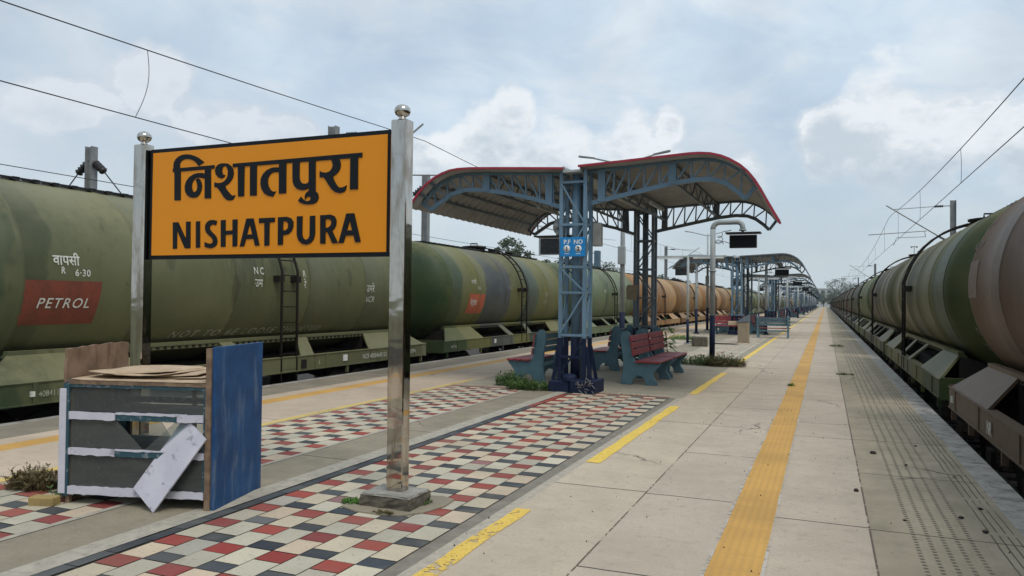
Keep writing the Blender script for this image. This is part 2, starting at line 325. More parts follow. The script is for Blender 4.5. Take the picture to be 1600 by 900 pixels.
tank('tank_mauve_brown',[(-6,(.07,.042,.024)),(-4,(.065,.04,.025)),(-3.6,(.095,.06,.036)),(-1.5,(.042,.026,.017)),(-1.2,(.08,.05,.031)),(3.7,(.11,.072,.046))],dust=(.14,.10,.062),dk=.4)
tank('tank_green_end',[(-6,(.018,.036,.007)),(-4.7,(.024,.044,.009)),(-3.5,(.085,.088,.020)),(-1.8,(.082,.084,.032)),(.2,(.064,.066,.028)),(1.0,(.105,.095,.030)),(4,(.08,.078,.03))],dust=(.17,.145,.06),dk=.45)
tank('tank_grey_olive',[(-6,(.058,.06,.026)),(-4.5,(.09,.08,.036)),(-1,(.062,.053,.03)),(3,(.095,.084,.04))],dust=(.16,.135,.078),dk=.5)
tank('tank_dark_olive',[(-6,(.04,.05,.025)),(-4.2,(.06,.065,.035)),(2,(.05,.05,.03))],dust=(.14,.13,.085),dk=.5)
tank('tank_rust',[(-6,(.12,.065,.038)),(-3,(.095,.055,.035)),(2.5,(.13,.08,.05))],dust=(.17,.13,.09),dk=.5)
HINDI=[[(288,794),(283,826),(287,861),(309,891),(342,912),(383,924),(428,927),(478,921),(527,907),(577,885),(618,859),(640,843),(619,833),(594,824),(583,812),(566,826),(545,846),(516,866),(479,878),(442,885),(405,881),(376,868),(361,847),(360,821),(370,789)],[(296,806),(371,808),(376,519),(303,520)],[(277,807),(757,812),(758,781),(278,775)],[(648,799),(717,798),(724,523),(652,524)],[(653,743),(612,751),(564,752),(519,744),(470,720),(436,685),(420,641),(426,596),(449,562),(487,540),(524,534),(565,540),(597,564),(616,600),(621,631),(613,666),(593,695),(573,705),(545,692),(559,672),(568,634),(561,600),(535,583),(517,592),(504,621),(505,659),(524,691),(550,706),(577,712),(622,705),(654,696)],[(858,822),(905,816),(941,795),(965,763),(972,726),(963,690),(940,660),(909,637),(878,623),(891,598),(919,569),(947,543),(970,534),(993,542),(986,523),(971,502),(936,495),(897,502),(865,528),(836,566),(808,598),(784,617),(760,619),(759,662),(791,653),(830,653),(866,664),(893,687),(906,717),(907,754),(894,786),(874,798),(855,794),(844,773),(843,745),(856,723),(880,717),(865,698),(837,690),(802,701),(773,730),(763,762),(772,792),(795,813),(827,822)],[(1015,791),(1088,793),(1088,526),(1023,526)],[(1147,793),(1220,793),(1223,526),(1152,528)],[(959,812),(2271,827),(2272,789),(961,781)],[(1452,800),(1527,801),(1530,533),(1456,532)],[(1457,752),(1423,756),(1379,755),(1327,738),(1287,707),(1263,666),(1261,623),(1274,580),(1301,543),(1339,520),(1395,508),(1426,553),(1398,551),(1372,564),(1349,595),(1338,632),(1342,668),(1362,700),(1395,716),(1457,713)],[(1591,795),(1663,796),(1663,658),(1671,628),(1691,608),(1723,602),(1748,608),(1762,626),(1763,570),(1746,560),(1717,552),(1682,552),(1642,564),(1613,589),(1596,625),(1593,667)],[(1755,797),(1822,797),(1827,530),(1760,530)],[(1760,547),(1827,538),(1852,514),(1858,479),(1843,450),(1811,434),(1762,430),(1712,435),(1676,448),(1653,466),(1683,498),(1697,479),(1726,462),(1758,458),(1776,467),(1779,485),(1764,495),(1743,495),(1733,487),(1726,469),(1720,496),(1725,519)],[(1965,796),(2041,797),(2062,770),(2069,741),(2063,707),(2043,679),(2016,660),(1992,650),(2010,611),(2031,579),(2052,559),(2079,555),(2107,562),(2128,572),(2121,537),(2104,518),(2060,511),(2018,521),(1984,546),(1952,585),(1923,627),(1899,649),(1866,649),(1865,701),(1891,688),(1926,684),(1960,692),(1984,714),(1992,739),(1986,769)],[(2160,799),(2232,799),(2235,535),(2160,537)]]
LATIN=[[(289,323),(353,324),(446,171),(443,326),(495,326),(499,89),(434,89),(342,250),(343,89),(295,86)],[(557,325),(604,326),(610,93),(562,91)],[(796,323),(786,284),(761,291),(735,290),(716,275),(718,252),(737,230),(770,206),(795,178),(805,144),(797,114),(772,95),(733,85),(697,89),(661,99),(660,142),(696,129),(728,125),(748,134),(753,154),(738,176),(705,199),(676,225),(663,254),(663,287),(681,315),(713,331),(752,333)],[(838,328),(891,329),(894,96),(843,95)],[(967,329),(1021,330),(1022,98),(972,96)],[(890,234),(970,236),(971,202),(890,200)],[(1117,333),(1159,333),(1156,291),(1098,96),(1050,95)],[(1152,333),(1193,333),(1262,101),(1215,99),(1153,291)],[(1124,196),(1189,197),(1198,159),(1111,157)],[(1252,332),(1417,333),(1417,295),(1253,290)],[(1310,301),(1363,303),(1364,99),(1314,97)],[(1451,334),(1504,335),(1505,103),(1454,101)],[(1497,335),(1542,336),(1584,322),(1608,293),(1609,253),(1593,214),(1559,190),(1500,182),(1499,222),(1534,224),(1556,243),(1558,275),(1543,295),(1497,301)],[(1644,336),(1700,336),(1700,184),(1710,155),(1733,139),(1758,146),(1775,171),(1775,336),(1825,336),(1828,186),(1816,142),(1786,112),(1742,99),(1698,108),(1663,137),(1647,179)],[(1877,338),(1928,338),(1930,105),(1881,105)],[(1922,338),(1975,341),(2015,326),(2035,292),(2033,253),(2017,224),(1994,208),(2052,107),(1999,106),(1951,197),(1925,198),(1924,234),(1957,236),(1983,255),(1988,279),(1973,302),(1923,306)],[(2129,343),(2167,344),(2164,294),(2107,108),(2058,107)],[(2158,344),(2203,344),(2268,112),(2218,110),(2160,296)],[(2131,207),(2196,208),(2206,167),(2122,166)]]
# ------------------------------------------------------------ mesh helpers
class MB:
    def __init__(s): s.v=[]; s.f=[]; s.smooth=[]
    def add(s,vs,fs,sm=False):
        k=len(s.v); s.v+= [tuple(v) for v in vs]; s.f+= [tuple(i+k for i in q) for q in fs]; s.smooth+=[sm]*len(fs); return s
    def box(s,x0,x1,y0,y1,z0,z1):
        return s.add([(x0,y0,z0),(x1,y0,z0),(x1,y1,z0),(x0,y1,z0),(x0,y0,z1),(x1,y0,z1),(x1,y1,z1),(x0,y1,z1)],
              [(0,3,2,1),(4,5,6,7),(0,1,5,4),(1,2,6,5),(2,3,7,6),(3,0,4,7)])
    def cbox(s,x,y,z,sx,sy,sz): return s.box(x-sx/2,x+sx/2,y-sy/2,y+sy/2,z-sz/2,z+sz/2)
    def beam(s,p,q,w,h=None,up=(0,0,1)):
        p=Vector(p); q=Vector(q); d=(q-p).normalized(); h=w if h is None else h
        a=Vector(up) if abs(d.dot(Vector(up)))<.98 else Vector((1,0,0))
        sx=d.cross(a).normalized()*w/2; sy=sx.cross(d).normalized()*h/2
        return s.add([p-sx-sy,p+sx-sy,p+sx+sy,p-sx+sy,q-sx-sy,q+sx-sy,q+sx+sy,q-sx+sy],[(0,3,2,1),(4,5,6,7),(0,1,5,4),(1,2,6,5),(2,3,7,6),(3,0,4,7)])
    def tube(s,pts,rad,n=10,caps=True,sm=True):
        pts=[Vector(p) for p in pts]; rs=rad if isinstance(rad,(list,tuple)) else [rad]*len(pts)
        vs=[]; prev=None
        for i,p in enumerate(pts):
            d=(pts[min(i+1,len(pts)-1)]-pts[max(i-1,0)]).normalized()
            if prev is None:
                a=Vector((0,0,1)) if abs(d.z)<.9 else Vector((1,0,0)); sx=d.cross(a).normalized()
            else: sx=(prev-d*prev.dot(d)).normalized()
            prev=sx; sy=d.cross(sx)
            for k in range(n):
                t=2*PI*k/n; vs.append(p+(sx*math.cos(t)+sy*math.sin(t))*rs[i])
        fs=[(i*n+k,i*n+(k+1)%n,(i+1)*n+(k+1)%n,(i+1)*n+k) for i in range(len(pts)-1) for k in range(n)]
        s.add(vs,fs,sm)
        if caps: s.f+= [tuple(len(s.v)-len(vs)+k for k in range(n))[::-1],tuple(len(s.v)-n+k for k in range(n))]; s.smooth+=[False,False]
        return s
    def cyl(s,x,y,z0,z1,rad,n=16): return s.tube([(x,y,z0),(x,y,z1)],rad,n)
    def lathe(s,prof,org=(0,0,0),axis='z',n=24,sm=True):
        ox,oy,oz=org; vs=[]
        for (q,rr) in prof:
            for k in range(n):
                t=2*PI*k/n; a,b=rr*math.cos(t),rr*math.sin(t)
                vs.append((ox+a,oy+b,oz+q) if axis=='z' else (ox+b,oy+q,oz+a) if axis=='y' else (ox+q,oy+a,oz+b))
        m=len(prof); return s.add(vs,[(i*n+k,i*n+(k+1)%n,(i+1)*n+(k+1)%n,(i+1)*n+k) for i in range(m-1) for k in range(n)],sm)
    def prism(s,poly,y0,y1,axis='y'):
        """extrude a polygon of (a,b) along an axis: axis y -> (a,?,b); axis x -> (?,a,b); axis z -> (a,b,?)"""
        n=len(poly); fn={'y':lambda a,b,t:(a,t,b),'x':lambda a,b,t:(t,a,b),'z':lambda a,b,t:(a,b,t)}[axis]
        vs=[fn(a,b,y0) for a,b in poly]+[fn(a,b,y1) for a,b in poly]
        return s.add(vs,[tuple(range(n))[::-1],tuple(range(n,2*n))]+[(i,(i+1)%n,n+(i+1)%n,n+i) for i in range(n)])
    def mesh(s,name):
        me=bpy.data.meshes.new(name); me.from_pydata(s.v,[],s.f); me.polygons.foreach_set('use_smooth',s.smooth)
        bm=bmesh.new(); bm.from_mesh(me); bmesh.ops.recalc_face_normals(bm,faces=bm.faces); bm.to_mesh(me); bm.free(); return me
    def build(s,name,mat,parent=None,bevel=0,loc=None,rz=0):
        me=s.mesh(name); o=bpy.data.objects.new(name,me); C.objects.link(o)
        if mat: me.materials.append(MT[mat] if isinstance(mat,str) else mat)
        if parent: o.parent=parent
        if loc: o.location=loc
        if rz: o.rotation_euler[2]=rz
        if bevel:
            b=o.modifiers.new('bevel','BEVEL'); b.width=bevel; b.segments=1; b.limit_method='ANGLE'; b.angle_limit=R(40)
        return o
def ragged(b,x0,x1,y0,y1,z0,z1,j=.004,n=16,rnd=random.Random(77)):
    """a strip of board whose long edges are chipped and uneven"""
    vs=[]
    for i in range(n+1):
        x=x0+(x1-x0)*i/n; a=z0+rnd.uniform(-j,j*.4); c=z1+rnd.uniform(-j*.6,j*.5)
        vs+=[(x,y0,a),(x,y1,a),(x,y1,c),(x,y0,c)]
    fs=[(0,1,2,3),(4*n+3,4*n+2,4*n+1,4*n)]
    for i in range(n):
        for k in range(4): fs.append((4*i+k,4*(i+1)+k,4*(i+1)+(k+1)%4,4*i+(k+1)%4))
    return b.add(vs,fs)
def tag(o,label,cat,group=None):
    o['label']=label; o['category']=cat
    if group: o['group']=group
    return o
def empty(name,loc=(0,0,0),rz=0):
    o=bpy.data.objects.new(name,None); o.empty_display_size=.2; C.objects.link(o); o.location=loc; o.rotation_euler[2]=rz; return o
KIDS={}
def kids(o):
    return [c for c in ALL if c.parent is o]
def tree_of(o):
    return (o,[tree_of(c) for c in list(o.children)])
def copy_tree(t,parent=None):
    o=t[0].copy(); C.objects.link(o)
    if parent: o.parent=parent
    return o,[copy_tree(c,o) for c in t[1]]
def struct(o): o['kind']='structure'; return o
def sheet(name,mat,x0,x1,y0,y1,z,seg=1):
    b=MB(); n=max(1,int((y1-y0)/seg)) if seg>1 else 1
    for i in range(n):
        a=y0+(y1-y0)*i/n; c=y0+(y1-y0)*(i+1)/n
        b.add([(x0,a,z),(x1,a,z),(x1,c,z),(x0,c,z)],[(0,1,2,3)])
    return b.build(name,mat)
NUM=['first','second','third','fourth','fifth','sixth','seventh','eighth','ninth','tenth','eleventh','twelfth','thirteenth','fourteenth','fifteenth','sixteenth','seventeenth','eighteenth','nineteenth','twentieth',
'twenty-first','twenty-second','twenty-third','twenty-fourth','twenty-fifth','twenty-sixth','twenty-seventh','twenty-eighth','twenty-ninth','thirtieth','thirty-first','thirty-second','thirty-third','thirty-fourth','thirty-fifth','thirty-sixth']
def textmesh(body,size=1.0,offset=0.0,shear=0.0,spacing=1.0):
    c=bpy.data.curves.new('tmp','FONT'); c.body=body; c.size=size; c.offset=offset; c.resolution_u=3; c.shear=shear; c.space_character=spacing
    o=bpy.data.objects.new('tmp',c); C.objects.link(o); dg=bpy.context.evaluated_depsgraph_get(); dg.update()
    me=bpy.data.meshes.new_from_object(o.evaluated_get(dg)); bpy.data.objects.remove(o); bpy.data.curves.remove(c)
    vs=[(v.co.x,v.co.y) for v in me.vertices]; fs=[tuple(p.vertices) for p in me.polygons]; bpy.data.meshes.remove(me); return vs,fs
YEND=420.0; YB=-14.0
EL,ER=-9.42,1.50
# ------------------------------------------------------------ ground, platform
struct(sheet('ground','soil',-1500,1500,-450,3000,-1.15))
struct(sheet('ballast_bed_left','ballast',-22,EL-.02,-60,700,-1.02)); struct(sheet('ballast_bed_right','ballast',ER+.02,9,-60,700,-1.02))
struct(MB().box(EL+.02,ER-.02,YB,YEND,-1.1,-.012).build('platform_body','grey_curb'))
struct(MB().box(ER-.22,ER+.03,YB,YEND,-.10,.0).build('platform_coping_right','edge_white'))
struct(MB().box(EL-.03,EL+.14,YB,YEND,-.10,.0).build('platform_coping_left','edge_white'))
MT['mortar_worn']=None; chipped('mortar_worn',(.56,.51,.43),.49)
S=lambda n,m,a,b,y0=YB,y1=YEND,z=0: struct(sheet(n,m,a,b,y0,y1,z))
S('paving_right_edge','conc_rough',.30,ER-.22); S('paving_right_inner','conc_c',-.345,.30)
S('paving_right_middle','conc_b',-1.385,-.655); S('paving_right_outer','conc_a',-2.20,-1.385)
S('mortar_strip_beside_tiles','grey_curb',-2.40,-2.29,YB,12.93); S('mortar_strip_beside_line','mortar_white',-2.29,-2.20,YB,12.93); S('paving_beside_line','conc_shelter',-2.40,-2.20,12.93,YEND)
dark_joint(); S('joint_line','joint_rust',-1.391,-1.381,YB,YEND,.003); S('joint_line','joint_rust',.292,.304,YB,YEND,.003); S('mortar_line','mortar_worn',-.678,-.652,YB,YEND,.004); S('mortar_line','mortar_worn',-.348,-.325,YB,YEND,.004)
S('tactile_paving_right','tactile',-.655,-.345); S('tactile_paving_left','tactile',-8.12,-7.80)
S('paving_left_edge','conc_left_rough',EL+.14,-8.45); S('paving_left_inner','conc_left',-8.45,-8.12); S('paving_left_middle','conc_left',-7.80,-6.46)
chipped('yellow_soft',(.68,.50,.16),.41)
# painted lines
def line(name,mat,x0,x1,y0,y1):
    b=MB(); n=max(2,int((y1-y0)/.25)) if y1-y0<30 else 40
    pl=[(x0+random.uniform(-.012,.012),y0+(y1-y0)*i/n) for i in range(n+1)]; pr=[(x1+random.uniform(-.012,.012),y0+(y1-y0)*i/n) for i in range(n+1)]
    for i in range(n): b.add([(*pl[i],.004),(*pr[i],.004),(*pr[i+1],.004),(*pl[i+1],.004)],[(0,1,2,3)])
    return struct(b.build(name,mat))
line('painted_line_right','yellow_worn',-2.20,-2.07,1.0,5.52)
line('painted_line_right','yellow_paint',-2.20,-2.06,7.38,11.92)
line('painted_line_right','yellow_paint',-2.20,-2.06,13.6,18.05)
line('painted_line_right','yellow_paint',-2.20,-2.06,20.9,38.8)
for i in range(12): line('painted_line_right','yellow_paint',-2.20,-2.06,41.5+27*i,63.5+27*i)
line('painted_line_left','yellow_soft',-6.62,-6.49,-8,14.0)
for i in range(14): line('painted_line_left','yellow_paint',-6.62,-6.49,17+27*i,41+27*i)
# middle strips and tile fields
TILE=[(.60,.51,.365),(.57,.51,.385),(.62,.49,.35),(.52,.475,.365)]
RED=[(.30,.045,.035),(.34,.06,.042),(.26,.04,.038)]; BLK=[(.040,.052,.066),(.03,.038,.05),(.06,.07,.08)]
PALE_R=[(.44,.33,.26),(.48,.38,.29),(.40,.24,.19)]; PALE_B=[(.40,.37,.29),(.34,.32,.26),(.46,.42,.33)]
def tiles(x0,cols,sgn,y0,y1,swap=False,far=False,name='tiled_paving'):
    """columns of tiles; a dark and a pale tile alternate, red and pale in the next column, half a step off"""
    vs=[];fs=[];cs=[]
    def q(xa,xb,ya,yb,c):
        gp=random.uniform(.003,.006); k=len(vs); dz=random.uniform(-.0012,.0012)
        if yb-ya<.03: return
        vs.extend([(xa+gp,ya+gp,.006+dz),(xb-gp,ya+gp,.006+dz),(xb-gp,yb-gp,.006+dz),(xa+gp,yb-gp,.006+dz)]); fs.append((k,k+1,k+2,k+3)); cs.append(c)
    W=.2055; P=.435
    for c in range(cols):
        xa=x0+sgn*W*c; xb=xa+sgn*W; xa,xb=min(xa,xb),max(xa,xb)
        blk=(c%2==0)!=swap; L=.145 if blk else .175; off=0 if blk else .265
        n0=math.floor((y0-3.94)/P)-1; k=n0
        while True:
            ya=3.94+k*P+off
            if ya>y1: break
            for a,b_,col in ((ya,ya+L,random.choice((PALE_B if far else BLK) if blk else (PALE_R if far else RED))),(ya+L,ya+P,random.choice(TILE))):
                a2,b2=max(a,y0),min(b_,y1)
                if b2>a2:
                    if random.random()<.03: col=tuple(.6*t+.4*.3 for t in col)
                    t=random.uniform(.84,1.06); q(xa,xb,a2,b2,tuple(t*z for z in col))
            k+=1
    me=bpy.data.meshes.new(name); me.from_pydata(vs,[],fs); at=me.color_attributes.new('tint','FLOAT_COLOR','CORNER')
    i=0
    for c in cs:
        for _ in range(4): at.data[i].color=(*c,1); i+=1
    me.materials.append(MT['tiles']); o=bpy.data.objects.new(name,me); C.objects.link(o); return struct(o)
def strip_tiles(x0,x1,y0,y1,cols,along='y',step=.3,name='tile_border'):
    vs=[];fs=[];cs=[]; n=int((y1-y0)/step) if along=='y' else int((x1-x0)/step)
    for i in range(n):
        if along=='y': a,b_=y0+i*step,y0+(i+1)*step; e=[(x0,a),(x1,a),(x1,b_),(x0,b_)]
        else: a,b_=x0+i*step,x0+(i+1)*step; e=[(a,y0),(b_,y0),(b_,y1),(a,y1)]
        gx=.004; cx=sum(p[0] for p in e)/4; cy=sum(p[1] for p in e)/4
        j=random.uniform(-.012,.012)
        k=len(vs); vs+=[(p[0]+(gx if p[0]<cx else -gx)+(j if along=='y' else 0),p[1]+(gx if p[1]<cy else -gx),.009) for p in e]; fs.append((k,k+1,k+2,k+3)); cs.append(random.choice(cols))
    me=bpy.data.meshes.new(name); me.from_pydata(vs,[],fs); at=me.color_attributes.new('tint','FLOAT_COLOR','CORNER'); i=0
    for c in cs:
        for _ in range(4): at.data[i].color=(*c,1); i+=1
    me.materials.append(MT['tiles']); o=bpy.data.objects.new(name,me); C.objects.link(o); return struct(o)
fields=[(0.0,12.93)]+[(20.4+27*i,39.2+27*i) for i in range(14)]
for i,(a,b_) in enumerate(fields):
    S('tile_bedding','grout',-6.46,-2.40,a,b_)
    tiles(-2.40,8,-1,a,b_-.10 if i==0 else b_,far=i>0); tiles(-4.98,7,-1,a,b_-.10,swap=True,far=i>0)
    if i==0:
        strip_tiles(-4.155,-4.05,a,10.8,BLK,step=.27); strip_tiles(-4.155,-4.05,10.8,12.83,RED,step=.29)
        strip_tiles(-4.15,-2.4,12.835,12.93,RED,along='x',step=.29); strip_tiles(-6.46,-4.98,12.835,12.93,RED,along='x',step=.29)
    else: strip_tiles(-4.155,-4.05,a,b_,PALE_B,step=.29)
    S('path_between_tiles','conc_mid',-4.92,-4.36,a,b_,.006); S('kerb_between_tiles','white_curb' if i==0 else 'conc_mid',-4.36,-4.165,a,b_,.010)
    S('kerb_left_tiles','white_curb' if i==0 else 'conc_mid',-4.98,-4.92,a,b_,.010)
    nx=fields[i+1][0] if i+1<len(fields) else YEND
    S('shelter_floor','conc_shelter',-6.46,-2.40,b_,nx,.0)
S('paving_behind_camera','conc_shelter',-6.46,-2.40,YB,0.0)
# ------------------------------------------------------------ rails
def rails(xc,side):
    t=tag(empty('railway_track',(xc,0,-1.0)),'steel rails on sleepers under the %s tank train'%side,'railway track')
    for s in (-1,1): MB().box(s*.84-.035,s*.84+.035,-60,700,.10,.16).box(s*.84-.012,s*.84+.012,-60,700,.0,.10).build('rail','black_steel',t)
    b=MB()
    for k in range(-10,120): b.box(-1.3,1.3,k*.65-.12,k*.65+.12,-.02,.03)
    b.build('sleepers','black_steel',t)
rails(-11.08,'left'); rails(3.18,'right')

# ------------------------------------------------------------ tank wagons
TR,ZC=1.42,1.85      # barrel radius and axis height above the platform
def barrel(segs=56):
    prof=[(-5.58,.0),(-5.575,.25),(-5.53,.6),(-5.44,.95),(-5.30,1.22),(-5.16,1.36),(-5.02,TR-.006),(-4.99,TR-.004),(-4.985,TR+.006),(-4.93,TR+.006),(-4.925,TR)]
    for yy in (-3.1,-1.05,1.05,3.1): prof+=[(yy-.03,TR),(yy-.014,TR+.011),(yy+.014,TR+.011),(yy+.03,TR)]
    prof+=[(-q,rr) for q,rr in reversed(prof[:11])]
    b=MB().lathe(prof,(0,0,ZC),'y',segs); return b
def onbarrel(vs,fs,y0,z0,side,lift=.006,R0=TR):
    """wrap flat (u,v) lettering on the barrel; v is height of the glyph above z0 measured along the curve"""
    a0=math.asin(max(-1,min(1,(z0-ZC)/R0))); out=[]
    for uu,vv in vs:
        a=a0+vv/R0; out.append((side*(R0+lift)*math.cos(a),y0+uu*(1 if side>0 else 1),ZC+(R0+lift)*math.sin(a)))
    return out,fs
def put_text(parent,name,body,y0,z0,size,side,mat='stencil',shear=0,xs=.8,lift=.009,offset=0.0,spacing=1.0):
    vs,fs=textmesh(body,size,offset,shear,spacing)
    # seen from +x the platform direction runs to the right; seen from -x it runs to the left
    vs=[((x*xs if side>0 else -x*xs),y) for x,y in vs]
    v2,f2=onbarrel(vs,fs,y0,z0,side,lift); b=MB(); b.v=v2; b.f=f2; b.smooth=[False]*len(f2); me=bpy.data.meshes.new(name); me.from_pydata(b.v,[],b.f)
    me.materials.append(MT[mat]); o=bpy.data.objects.new(name,me); C.objects.link(o); o.parent=parent; return o
def patch(parent,name,mat,y0,y1,z0,z1,side,lift=.004,lean=0.0):
    a0=math.asin((z0-ZC)/TR); a1=math.asin((z1-ZC)/TR); vs=[]; n=10
    for i in range(n+1):
        a=a0+(a1-a0)*i/n; q=lean*i/n
        for yy in (y0+q,y1+q): vs.append((side*(TR+lift)*math.cos(a),yy,ZC+(TR+lift)*math.sin(a)))
    b=MB().add(vs,[(2*i,2*i+1,2*i+3,2*i+2) for i in range(n)]); return b.build(name,mat,parent)
def ladder_mesh(side):
    b=MB(); o=.16
    path=[(side*1.55,-.12),(side*1.55,ZC+.25)]
    for k in range(1,10):
        a=R(8+k*8.6); path.append((side*(TR+.13)*math.cos(a),ZC+(TR+.13)*math.sin(a)))
    for s in (-.23,.23): b.tube([(x,.25+s,z) for x,z in path],.026,6)
    # rungs by arc length
    L=[0]
    for i in range(len(path)-1): L.append(L[-1]+math.dist(path[i],path[i+1]))
    dd=.05
    while dd<L[-1]:
        i=max(j for j in range(len(L)-1) if L[j]<=dd); t=(dd-L[i])/(L[i+1]-L[i]); x=path[i][0]*(1-t)+path[i+1][0]*t; z=path[i][1]*(1-t)+path[i+1][1]*t
        b.tube([(x,.02,z),(x,.48,z)],.012,5); dd+=.30
    for s in (-.25,.25): b.box(min(side*1.38,side*1.56),max(side*1.38,side*1.56),.25+s-.045,.25+s+.045,1.93,1.98)
    for s in (-.25,.25): b.box(min(side*1.40,side*1.57),max(side*1.40,side*1.57),.25+s-.07,.25+s+.07,1.90,2.02)
    return b
def side_plates(side):
    """sloping plates from the sill up to the barrel ledge: (bottom y0,y1, top y0,y1)"""
    out=[]
    for (b0,b1,t0,t1) in ((-5.62,-3.05,-4.95,-3.35),(3.05,5.62,3.35,4.95),(-1.05,-.62,-1.25,-.95),(.62,1.05,.95,1.25)):
        xb,zb,xt,zt=side*1.55,.46,side*1.17,.84; nx,nz=side*.012,.012
        q=[(xb,b0,zb),(xb,b1,zb),(xt,t1,zt),(xt,t0,zt)]
        m=MB().add(q+[(x-nx*2,y,z-nz*2) for x,y,z in q],[(0,1,2,3),(7,6,5,4),(0,4,5,1),(1,5,6,2),(2,6,7,3),(3,7,4,0)]); out.append((m,b0))
    return out
paint('bogie_rust',(.05,.035,.024),.85,(.028,.02,.015),4,dk=.4)
def make_wagon(mat,detail=True):
    t=empty('tank_wagon')
    tk=barrel().build('tank','tank_olive',t); tk.material_slots[0].link='OBJECT'; tk.material_slots[0].material=MT[mat]
    fm=MT[mat]
    def own(o): o.material_slots[0].link='OBJECT'; o.material_slots[0].material=fm; return o
    for s in (-1,1):
        lg=MB().box(min(s*1.12,s*1.21),max(s*1.12,s*1.21),-5.0,5.0,.80,.855)
        lg.box(min(s*1.08,s*1.19),max(s*1.08,s*1.19),-5.0,5.0,.74,.80)
        lo_=own(lg.build('ledge','tank_olive',t))
        rv=MB()
        for k in range(-32,33): rv.cbox(s*1.196,k*.15,.77,.02,.05,.035)
        lo_.data.materials.append(MT['black_steel']); _bm=bmesh.new(); _bm.from_mesh(lo_.data); _k=len(_bm.faces); _bm.from_mesh(rv.mesh('r')); _bm.faces.ensure_lookup_table()
        for _f in _bm.faces[_k:]: _f.material_index=1
        _bm.to_mesh(lo_.data); _bm.free()
        sl=MB().box(min(s*1.535,s*1.56),max(s*1.535,s*1.56),-5.70,5.70,.19,.46).box(min(s*1.44,s*1.575),max(s*1.44,s*1.575),-5.70,5.70,.455,.468).box(min(s*1.44,s*1.575),max(s*1.44,s*1.575),-5.70,5.70,.17,.19)
        for yy in (-4.9,-2.6,-.9,1.4,3.4,5.1): sl.box(min(s*1.56,s*1.575),max(s*1.56,s*1.575),yy,yy+.06,.19,.455)
        for yy in (-5.5,-3.3,-1.6,2.2,4.1,5.45): sl.box(min(s*1.50,s*1.56),max(s*1.50,s*1.56),yy,yy+.05,.02,.17)
        own(sl.build('sill','tank_olive',t))
        for m,_ in side_plates(s): own(m.build('side_plate','tank_olive',t))
        ladder_mesh(s).build('ladder','black_steel',t)
    ch=MB().box(-.95,.95,-5.4,5.4,.1,.44).box(-.22,.22,-5.7,5.7,.05,.5)
    for yy in (-5.0,-3.3,3.3,5.0): ch.prism([(-1.2,.1),(1.2,.1),(1.2,.78),(.9,.72),(.5,.47),(-.5,.47),(-.9,.72),(-1.2,.78)],yy-.03,yy+.03)
    ch.build('underframe','black_steel',t)
    for s in (-1,1):
        e=own(MB().box(-1.55,1.55,s*5.70-.02,s*5.70+.02,.15,.49).build('end_beam','tank_olive',t))
        cb=MB().box(-.16,.16,min(s*5.7,s*6.18),max(s*5.7,s*6.18),.12,.34).box(-.24,.24,min(s*5.98,s*6.18),max(s*5.98,s*6.18),.06,.40); cb.build('coupler','black_steel',e)
        hs=MB().tube([(.5,s*5.72,.2),(.55,s*5.9,-.05),(.45,s*6.05,-.1)],.03,6); hs.build('brake_hose','dark_metal',e)
        bg=MB()
        for q in (-1,1):
            bg.prism([(s*3.95-1.25,-.38),(s*3.95-1.0,-.15),(s*3.95-.5,.02),(s*3.95+.5,.02),(s*3.95+1.0,-.15),(s*3.95+1.25,-.38),(s*3.95+.9,-.44),(s*3.95+.4,-.30),(s*3.95-.4,-.30),(s*3.95-.9,-.44)],q*1.02,q*1.16,'x')
        bg.box(-1.1,1.1,s*3.95-.22,s*3.95+.22,-.2,.08); bo=bg.build('bogie','black_steel',t)
        for q in (-1,1):
            sp_=MB()
            for yy in (-1.0,1.0): sp_.box(q*1.08-.13,q*1.08+.13,s*3.95+yy-.17,s*3.95+yy+.17,-.50,-.26)
            for k in (-.2,0,.2): sp_.lathe([(i_*.03,.055 if i_%2 else .075) for i_ in range(9)],(q*1.20,s*3.95+k,-.30),'z',8)
            sp_.tube([(q*1.25,s*3.95-1.3,-.55),(q*1.25,s*3.95+1.3,-.55)],.018,5); sp_.build('spring_nest','bogie_rust',bo)
        for yy in (-1.0,1.0):
            wm=MB()
            for q in (-1,1): wm.lathe([(q*.77-.065,.0),(q*.77-.065,.44),(q*.77+.065,.46),(q*.77+.065,.0)],(0,s*3.95+yy,-.40),'x',20)
            wm.tube([(-.8,s*3.95+yy,-.40),(.8,s*3.95+yy,-.40)],.08,8); wm.build('wheelset','black_steel',bo)
    wk=MB().box(-.36,-.28,-4.7,4.7,3.265,3.285).box(.28,.36,-4.7,4.7,3.265,3.285)
    for k in range(-15,16): wk.box(-.36,.36,k*.31-.05,k*.31+.05,3.245,3.292)
    wk.build('walkway','dark_metal',t)
    dm=MB().lathe([(0,.0),(.0,.36),(0,.38),(.14,.38),(.15,.42),(.19,.42),(.20,.36),(.24,0.)],(0,-.55,3.22),'z',20)
    dm.tube([(-.12,-.55,3.45),(-.12,-.55,3.52),(.12,-.55,3.52),(.12,-.55,3.45)],.02,6)
    dm.build('manhole','black_steel',t)
    for yy in (1.0,2.6): MB().lathe([(0,.12),(.16,.12),(.17,.16),(.22,.16),(.23,.0)],(0,yy,3.2),'z',14).build('valve','black_steel',t)
    return t
def recolour(t,mat):
    for c in [t]+[x for x in t.children]:
        if c.type=='MESH' and c.material_slots and c.material_slots[0].link=='OBJECT': c.material_slots[0].material=MT[mat]
